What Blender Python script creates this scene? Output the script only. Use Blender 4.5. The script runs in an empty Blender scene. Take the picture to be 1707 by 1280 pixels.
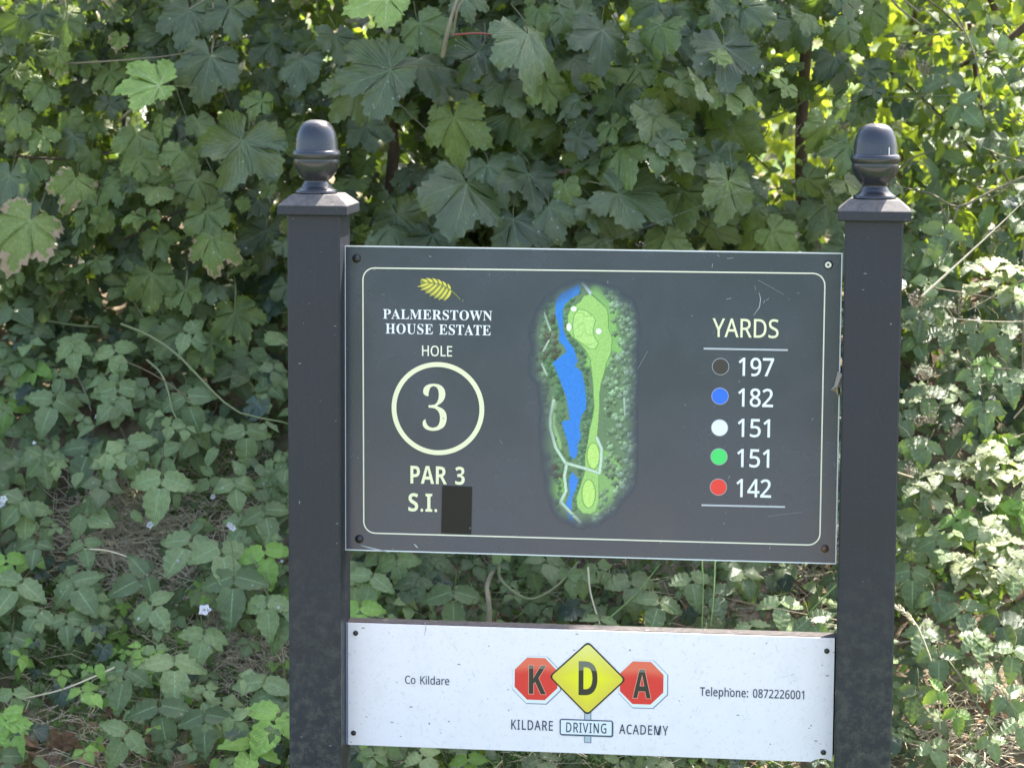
import bpy, math, random, json
import numpy as np
from mathutils import Vector, Matrix

# ------------------------------------------------------------------ camera, light, exposure
SC = bpy.context.scene
COL = SC.collection
CAM = np.array([0.4528, -4.8029, 1.6176])
YAW, PITCH, ROLL, FPX = -0.1223, 0.1237, 0.0058, 4600.0
_d = np.array([math.sin(YAW) * math.cos(PITCH), math.cos(YAW) * math.cos(PITCH), -math.sin(PITCH)])
_r = np.array([math.cos(YAW), -math.sin(YAW), 0.0])
_u = np.cross(_r, _d)
CR = _r * math.cos(ROLL) + _u * math.sin(ROLL)
CU = -_r * math.sin(ROLL) + _u * math.cos(ROLL)
cam_data = bpy.data.cameras.new('camera')
cam_data.sensor_fit = 'HORIZONTAL'
cam_data.sensor_width = 36.0
cam_data.lens = 36.0 * FPX / 1707.0
cam_data.clip_start = 0.1
cam_data.clip_end = 3000.0
cam_data.dof.use_dof = True
cam_data.dof.focus_distance = 4.95
cam_data.dof.aperture_fstop = 9.0
cam = bpy.data.objects.new('camera', cam_data)
COL.objects.link(cam)
cam.matrix_world = Matrix(((CR[0], CU[0], -_d[0], CAM[0]), (CR[1], CU[1], -_d[1], CAM[1]),
                           (CR[2], CU[2], -_d[2], CAM[2]), (0, 0, 0, 1)))
SC.camera = cam

SUN_EL, SUN_AZ = math.radians(56), math.radians(32)      # azimuth from +Y towards +X: behind the hedge, to the right
world = bpy.data.worlds.new("World")
SC.world = world
world.use_nodes = True
wn = world.node_tree
sky = wn.nodes.new('ShaderNodeTexSky')
sky.sky_type = 'NISHITA'
sky.sun_disc = False
sky.sun_elevation = SUN_EL
sky.sun_rotation = SUN_AZ
sky.air_density = 1.0
sky.dust_density = 3.0
sky.ozone_density = 0.6
wn.links.new(sky.outputs[0], wn.nodes['Background'].inputs[0])
wn.nodes['Background'].inputs[1].default_value = 0.15
sun_data = bpy.data.lights.new('sun', 'SUN')
sun_data.energy = 4.8
sun_data.angle = math.radians(0.5)
sun_data.color = (1.0, 0.95, 0.86)
sun = bpy.data.objects.new('sun', sun_data)
COL.objects.link(sun)
SUNV = Vector((math.sin(SUN_AZ) * math.cos(SUN_EL), math.cos(SUN_AZ) * math.cos(SUN_EL), math.sin(SUN_EL)))
sun.rotation_euler = SUNV.to_track_quat('Z', 'Y').to_euler()
sun.location = (3, 4, 8)
SC.view_settings.view_transform = 'Standard'
SC.view_settings.look = 'None'
SC.view_settings.gamma = 1.0
SC.view_settings.use_curve_mapping = False
SC.view_settings.exposure = 2.1
SC.render.engine = 'CYCLES'
SC.cycles.use_denoising = True
SC.cycles.max_bounces = 8
SC.cycles.transmission_bounces = 6

R = random.Random(7)
NR = np.random.RandomState(11)


def at(px, py, Y):
    """World point where the line of sight through photo pixel (px, py) meets the plane y = Y."""
    v = _d * FPX + CR * (px - 853.5) - CU * (py - 640.0)
    t = (Y - CAM[1]) / v[1]
    return CAM + v * t


def pix(p):
    v = np.asarray(p, float) - CAM
    t = v @ _d
    return 853.5 + FPX * (v @ CR) / t, 640.0 - FPX * (v @ CU) / t, t


def lin(r, g, b, k=1.0):
    f = lambda c: ((c / 255.0) / 12.92 if c <= 10 else (((c / 255.0) + 0.055) / 1.055) ** 2.4) * k
    return (f(r), f(g), f(b), 1.0)


# ------------------------------------------------------------------ helpers
def tag(o, label=None, cat=None, group=None, kind=None):
    if label: o['label'] = label
    if cat: o['category'] = cat
    if group: o['group'] = group
    if kind: o['kind'] = kind
    return o


def empty(name, loc, label, cat, group=None):
    o = bpy.data.objects.new(name, None)
    o.empty_display_size = 0.1
    o.location = loc
    COL.objects.link(o)
    return tag(o, label, cat, group)


def link(name, me, parent=None, mats=None):
    """Link a mesh given in world coordinates; a parent only carries a translation."""
    if mats is not None and len(me.materials) == 0:
        for m in (mats if isinstance(mats, (list, tuple)) else [mats]):
            me.materials.append(m)
    o = bpy.data.objects.new(name, me)
    COL.objects.link(o)
    if parent is not None:
        o.parent = parent
        off = Vector((0, 0, 0))
        p = parent
        while p is not None:
            off += Vector(p.location)
            p = p.parent
        o.location = -off
    return o


def mesh_np(name, V, F, smooth=True, luv=None, mat_idx=None):
    """V Nx3, F list of equal-length faces (Mx3 or Mx4)."""
    V = np.asarray(V, np.float32)
    F = np.asarray(F, np.int32)
    me = bpy.data.meshes.new(name)
    m, k = F.shape
    me.vertices.add(len(V))
    me.vertices.foreach_set('co', V.ravel())
    me.loops.add(m * k)
    me.loops.foreach_set('vertex_index', F.ravel())
    me.polygons.add(m)
    me.polygons.foreach_set('loop_start', np.arange(0, m * k, k, dtype=np.int32))
    me.polygons.foreach_set('loop_total', np.full(m, k, np.int32))
    me.polygons.foreach_set('use_smooth', np.full(m, bool(smooth)))
    if mat_idx is not None:
        me.polygons.foreach_set('material_index', np.asarray(mat_idx, np.int32))
    if luv is not None:
        a = me.attributes.new('luv', 'FLOAT_VECTOR', 'POINT')
        a.data.foreach_set('vector', np.asarray(luv, np.float32).ravel())
    me.update(calc_edges=True)
    return me


def pydata(name, V, F, smooth=False):
    me = bpy.data.meshes.new(name)
    me.from_pydata([tuple(v) for v in V], [], F)
    if smooth:
        me.polygons.foreach_set('use_smooth', [True] * len(me.polygons))
    me.update()
    return me


def chamfer_box(x0, x1, y0, y1, z0, z1, c):
    """Box with its vertical edges and rims chamfered by c."""
    V, F = [], []
    def ring(z, i):
        a, b, e, f = x0 + i, x1 - i, y0 + i, y1 - i
        return [(a + c, e, z), (b - c, e, z), (b, e + c, z), (b, f - c, z), (b - c, f, z), (a + c, f, z), (a, f - c, z), (a, e + c, z)]
    rings = [ring(z0, c * .6), ring(z0 + c * .6, 0), ring(z1 - c * .6, 0), ring(z1, c * .6)]
    for r in rings: V += r
    for k in range(3):
        for i in range(8):
            j = (i + 1) % 8
            F.append((k * 8 + i, k * 8 + j, k * 8 + 8 + j, k * 8 + 8 + i))
    F.append(tuple(range(7, -1, -1)))
    F.append(tuple(range(24, 32)))
    return V, F


def tube(path, rad, sides=6, cap=True):
    P = np.asarray(path, float)
    n = len(P)
    rad = np.broadcast_to(np.asarray(rad, float), (n,))
    T = np.gradient(P, axis=0)
    T /= np.linalg.norm(T, axis=1)[:, None] + 1e-12
    ref = np.array([0.0, 0, 1]) if abs(T[0][2]) < .9 else np.array([1.0, 0, 0])
    V = []
    a = np.cross(T[0], ref); a /= np.linalg.norm(a)
    for i in range(n):
        a = a - T[i] * (a @ T[i]); a /= np.linalg.norm(a) + 1e-12
        b = np.cross(T[i], a)
        for s in range(sides):
            th = 2 * math.pi * s / sides
            V.append(P[i] + (a * math.cos(th) + b * math.sin(th)) * rad[i])
    F = []
    for i in range(n - 1):
        for s in range(sides):
            t = (s + 1) % sides
            F.append((i * sides + s, i * sides + t, (i + 1) * sides + t, (i + 1) * sides + s))
    return np.array(V), np.array(F)


def spline(pts, n=16):
    """Catmull-Rom through pts."""
    P = [np.asarray(p, float) for p in pts]
    P = [2 * P[0] - P[1]] + P + [2 * P[-1] - P[-2]]
    out = []
    segs = len(P) - 3
    for i in range(segs):
        p0, p1, p2, p3 = P[i:i + 4]
        m = max(2, n // segs)
        for k in range(m):
            t = k / m
            out.append(.5 * ((2 * p1) + (-p0 + p2) * t + (2 * p0 - 5 * p1 + 4 * p2 - p3) * t * t + (-p0 + 3 * p1 - 3 * p2 + p3) * t ** 3))
    out.append(P[-2])
    return np.array(out)


def join_np(parts):
    Vs, Fs, o = [], [], 0
    for V, F in parts:
        Vs.append(V); Fs.append(np.asarray(F) + o); o += len(V)
    return np.concatenate(Vs), np.concatenate(Fs)


# ------------------------------------------------------------------ materials
class NT:
    def __init__(self, name):
        self.m = bpy.data.materials.new(name)
        self.m.use_nodes = True
        self.t = self.m.node_tree
        self.b = self.t.nodes['Principled BSDF']
        self.out = self.t.nodes['Material Output']
    def n(self, kind, **kw):
        x = self.t.nodes.new('ShaderNode' + kind)
        for k, v in kw.items(): setattr(x, k, v)
        return x
    def l(self, a, b): self.t.links.new(a, b)
    def math(self, op, a, b=None, c=None, clamp=False):
        x = self.n('Math', operation=op, use_clamp=clamp)
        for i, v in enumerate((a, b, c)):
            if v is None: continue
            if isinstance(v, (int, float)): x.inputs[i].default_value = v
            else: self.l(v, x.inputs[i])
        return x.outputs[0]
    def mix(self, f, a, b, blend='MIX'):
        x = self.n('Mix', data_type='RGBA', blend_type=blend)
        for s, v in ((x.inputs[0], f), (x.inputs[6], a), (x.inputs[7], b)):
            if isinstance(v, (int, float)): s.default_value = v
            elif isinstance(v, tuple): s.default_value = v if len(v) == 4 else v + (1,)
            else: self.l(v, s)
        return x.outputs[2]
    def ramp(self, f, stops):
        x = self.n('ValToRGB')
        e = x.color_ramp.elements
        while len(e) < len(stops): e.new(.5)
        for i, (p, c) in enumerate(stops):
            e[i].position = p
            e[i].color = c if isinstance(c, tuple) else (c, c, c, 1)
        self.l(f, x.inputs[0])
        return x.outputs[0]
    def noise(self, vec, scale, detail=3, rough=.5):
        x = self.n('TexNoise')
        x.inputs['Scale'].default_value = scale
        x.inputs['Detail'].default_value = detail
        x.inputs['Roughness'].default_value = rough
        if vec is not None: self.l(vec, x.inputs['Vector'])
        return x.outputs['Fac']
    def pos(self):
        return self.n('NewGeometry').outputs['Position']
    def mapping(self, vec, scale, rot=(0, 0, 0), loc=(0, 0, 0)):
        x = self.n('Mapping')
        x.inputs['Scale'].default_value = scale
        x.inputs['Rotation'].default_value = rot
        x.inputs['Location'].default_value = loc
        self.l(vec, x.inputs['Vector'])
        return x.outputs[0]
    def set(self, **kw):
        for k, v in kw.items():
            s = self.b.inputs[k.replace('_', ' ')]
            if isinstance(v, (int, float, tuple)): s.default_value = v
            else: self.l(v, s)
        return self
    def bump(self, h, strength=.3, dist=.001):
        x = self.n('Bump')
        x.inputs['Strength'].default_value = strength
        x.inputs['Distance'].default_value = dist
        self.l(h, x.inputs['Height'])
        self.l(x.outputs[0], self.b.inputs['Normal'])


def specks(t, vec, scale, thr, seed=0):
    """Sparse small dots: 1 inside a dot."""
    v = t.n('TexVoronoi')
    v.inputs['Scale'].default_value = scale
    v.inputs['Randomness'].default_value = 1.0
    t.l(vec, v.inputs['Vector'])
    col = t.n('SeparateColor'); t.l(v.outputs['Color'], col.inputs[0])
    size = t.math('MULTIPLY', t.math('POWER', col.outputs[0], 6.0), thr)
    return t.math('LESS_THAN', v.outputs['Distance'], size)


def paint_mat(name, base, rough, speck_col, speck=1.0, spec=.5, bump=.15, post=False):
    t = NT(name)
    p = t.pos()
    n1 = t.noise(p, 6, 4, .6)
    c = t.mix(t.math('MULTIPLY', t.math('SUBTRACT', n1, .4, clamp=True), 1.2), base, tuple(v * 1.35 + .004 for v in base[:3]))
    if post:
        gr = t.noise(t.mapping(p, (130, 130, 3)), 1.0, 6, .75)          # grain and vertical scuffs showing through the paint
        c = t.mix(t.ramp(gr, [(.54, 0.0), (.74, .3)]), c, tuple(v * 1.5 + .008 for v in base[:3]))
        c = t.mix(t.ramp(gr, [(.28, .4), (.42, 0.0)]), c, tuple(v * .45 for v in base[:3]))
        sz = t.n('SeparateXYZ'); t.l(p, sz.inputs[0])
        dirt = t.math('MULTIPLY', t.ramp(sz.outputs[2], [(.25, 1.0), (.75, 0.0)]), t.ramp(t.noise(p, 45, 5, .75), [(.45, 0.0), (.7, .8)]))
        c = t.mix(dirt, c, (.13, .12, .10, 1))
        c = t.mix(t.ramp(t.noise(t.mapping(p, (30, 30, 9)), 1.0, 5, .7), [(.62, 0.0), (.8, .2)]), c, (.085, .095, .075, 1))
    # fine dust
    n2 = t.noise(p, 420, 2, .6)
    c = t.mix(t.ramp(n2, [(.62, 0.0), (.8, .25)]), c, speck_col)
    s1 = specks(t, p, 42, .16 * speck)
    s2 = specks(t, t.mapping(p, (60, 60, 22), (0, .5, 0)), 1.0, .20 * speck)
    s3 = specks(t, t.mapping(p, (30, 30, 90), (0, .9, 0), (3, 1, 2)), 1.0, .2 * speck)
    s = t.math('ADD', t.math('ADD', s1, s2), s3, clamp=True)
    c = t.mix(t.math('MULTIPLY', s, .45), c, speck_col)
    gn = t.n('NewGeometry'); sn = t.n('SeparateXYZ'); t.l(gn.outputs['Normal'], sn.inputs[0])
    dust = t.math('MULTIPLY', t.ramp(sn.outputs[2], [(.35 if post else .72, 0.0), (.95 if post else 1.0, 1.0 if post else .6)]), t.ramp(t.noise(p, 90, 5, .7), [(.3, .25), (.65, .9)]))
    c = t.mix(dust, c, (.20, .175, .155, 1))                                # dust settled on what faces up
    rg = t.math('ADD', t.ramp(n1, [(.3, rough - .06), (.7, rough + .08)]), t.math('MULTIPLY', dust, .4))
    t.set(Base_Color=c, Roughness=rg, Specular_IOR_Level=spec)
    t.bump(t.noise(p, 60, 4, .6), bump, .002)
    return t.m


M = {}
M['post'] = paint_mat('post_paint', (.023, .024, .033, 1), .45, (.33, .32, .31, 1), .5, .33, post=True)
M['finial'] = paint_mat('finial_gloss', (.018, .019, .026, 1), .2, (.26, .24, .22, 1), .7, .6, .06)
M['panel'] = paint_mat('panel_print', (.041, .050, .076, 1), .24, (.40, .42, .45, 1), .3, .6, .02)
M['batten'] = paint_mat('batten', (.03, .03, .033, 1), .8, (.3, .28, .26, 1), 1.0, .1)


def flat_mat(name, col, rough=.45, spec=.35):
    t = NT(name)
    p = t.pos()
    n = t.noise(p, 30, 4, .6)
    c = t.mix(t.math('MULTIPLY', n, .22), col, tuple(v * .78 for v in col[:3]))
    s = specks(t, p, 60, .16)
    c = t.mix(t.math('MULTIPLY', s, .5), c, (.3, .3, .3, 1))
    t.set(Base_Color=c, Roughness=rough, Specular_IOR_Level=spec)
    return t.m


def board_mat():
    t = NT('white_board')
    p = t.pos()
    n = t.noise(p, 24, 5, .7)
    c = t.mix(t.ramp(n, [(.5, 0.0), (.8, .35)]), (.88, .80, .86, 1), (.70, .66, .64, 1))
    n2 = t.noise(p, 190, 3, .7)
    c = t.mix(t.ramp(n2, [(.58, 0.0), (.74, .5)]), c, (.42, .42, .43, 1))
    s = t.math('ADD', specks(t, p, 55, .14), specks(t, t.mapping(p, (40, 40, 110), (0, .6, 0)), 1.0, .16), clamp=True)
    c = t.mix(t.math('MULTIPLY', s, .8), c, (.16, .16, .17, 1))
    t.set(Base_Color=c, Roughness=.35, Specular_IOR_Level=.45)
    return t.m


M['board'] = board_mat()
M['trim'] = flat_mat('white_trim', (.72, .74, .76, 1))
M['cream'] = flat_mat('cream_print', (.86, .82, .56, 1))
M['cream_pale'] = flat_mat('pale_cream_print', (.86, .82, .68, 1))
M['white'] = flat_mat('white_print', (.86, .87, .92, 1))
M['rule'] = flat_mat('pale_grey_print', (.52, .53, .58, 1))
M['gold'] = flat_mat('gold_print', (.74, .64, .10, 1))
M['gold_dark'] = flat_mat('olive_print', (.22, .24, .07, 1))
M['sticker'] = flat_mat('brown_vinyl', (.034, .029, .024, 1), .7, .15)
M['dot_black'] = flat_mat('dot_brown', (.055, .048, .042, 1))
M['dot_rim'] = flat_mat('dot_rim', (.40, .42, .46, 1))
M['dot_blue'] = flat_mat('dot_blue', (.035, .17, .85, 1))
M['dot_white'] = flat_mat('dot_white', (.84, .86, .93, 1))
M['dot_green'] = flat_mat('dot_green', (.08, .68, .17, 1))
M['dot_red'] = flat_mat('dot_red', (.86, .06, .045, 1))
M['navy'] = flat_mat('navy_print', (.035, .05, .10, 1))
M['ink'] = flat_mat('black_print', (.028, .026, .022, 1))
M['shade_print'] = flat_mat('grey_print', (.25, .28, .38, 1))
M['pole_print'] = flat_mat('pole_print', (.50, .56, .62, 1))
M['white_clean'] = flat_mat('white_sign_print', (.82, .84, .88, 1))


def metal(name, col, rough):
    t = NT(name)
    t.set(Base_Color=t.mix(t.noise(t.pos(), 180, 3), col, tuple(v * .45 for v in col[:3])), Metallic=.7, Roughness=rough)
    return t.m


M['bolt'] = metal('dark_bolt', (.08, .075, .075, 1), .45)
M['bolt_brown'] = metal('rusty_bolt', (.22, .13, .09, 1), .6)
M['washer'] = metal('bright_washer', (.85, .85, .88, 1), .3)


def attr_mat(name, rough=.4, mixpanel=None):
    """Printed artwork whose colours are stored on the mesh ('ink', with the print's coverage in 'cover')."""
    t = NT(name)
    a = t.n('Attribute', attribute_name='ink')
    c = a.outputs['Color']
    if mixpanel:
        b = t.n('Attribute', attribute_name='cover')
        c = t.mix(b.outputs['Fac'], mixpanel, c)
    t.set(Base_Color=c, Roughness=rough, Specular_IOR_Level=.4)
    return t.m


M['map'] = attr_mat('course_map_print', .24, (.051, .061, .091, 1))
M['ink_grad'] = attr_mat('road_sign_print', .4)


# ------------------------------------------------------------------ the sign
PY = 0.05            # front face of the boards
ZO = 0.70            # height of the main board's lower edge


def at_panel(px, py):
    p = at(px, py, PY)
    return p[0], p[2]


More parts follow.
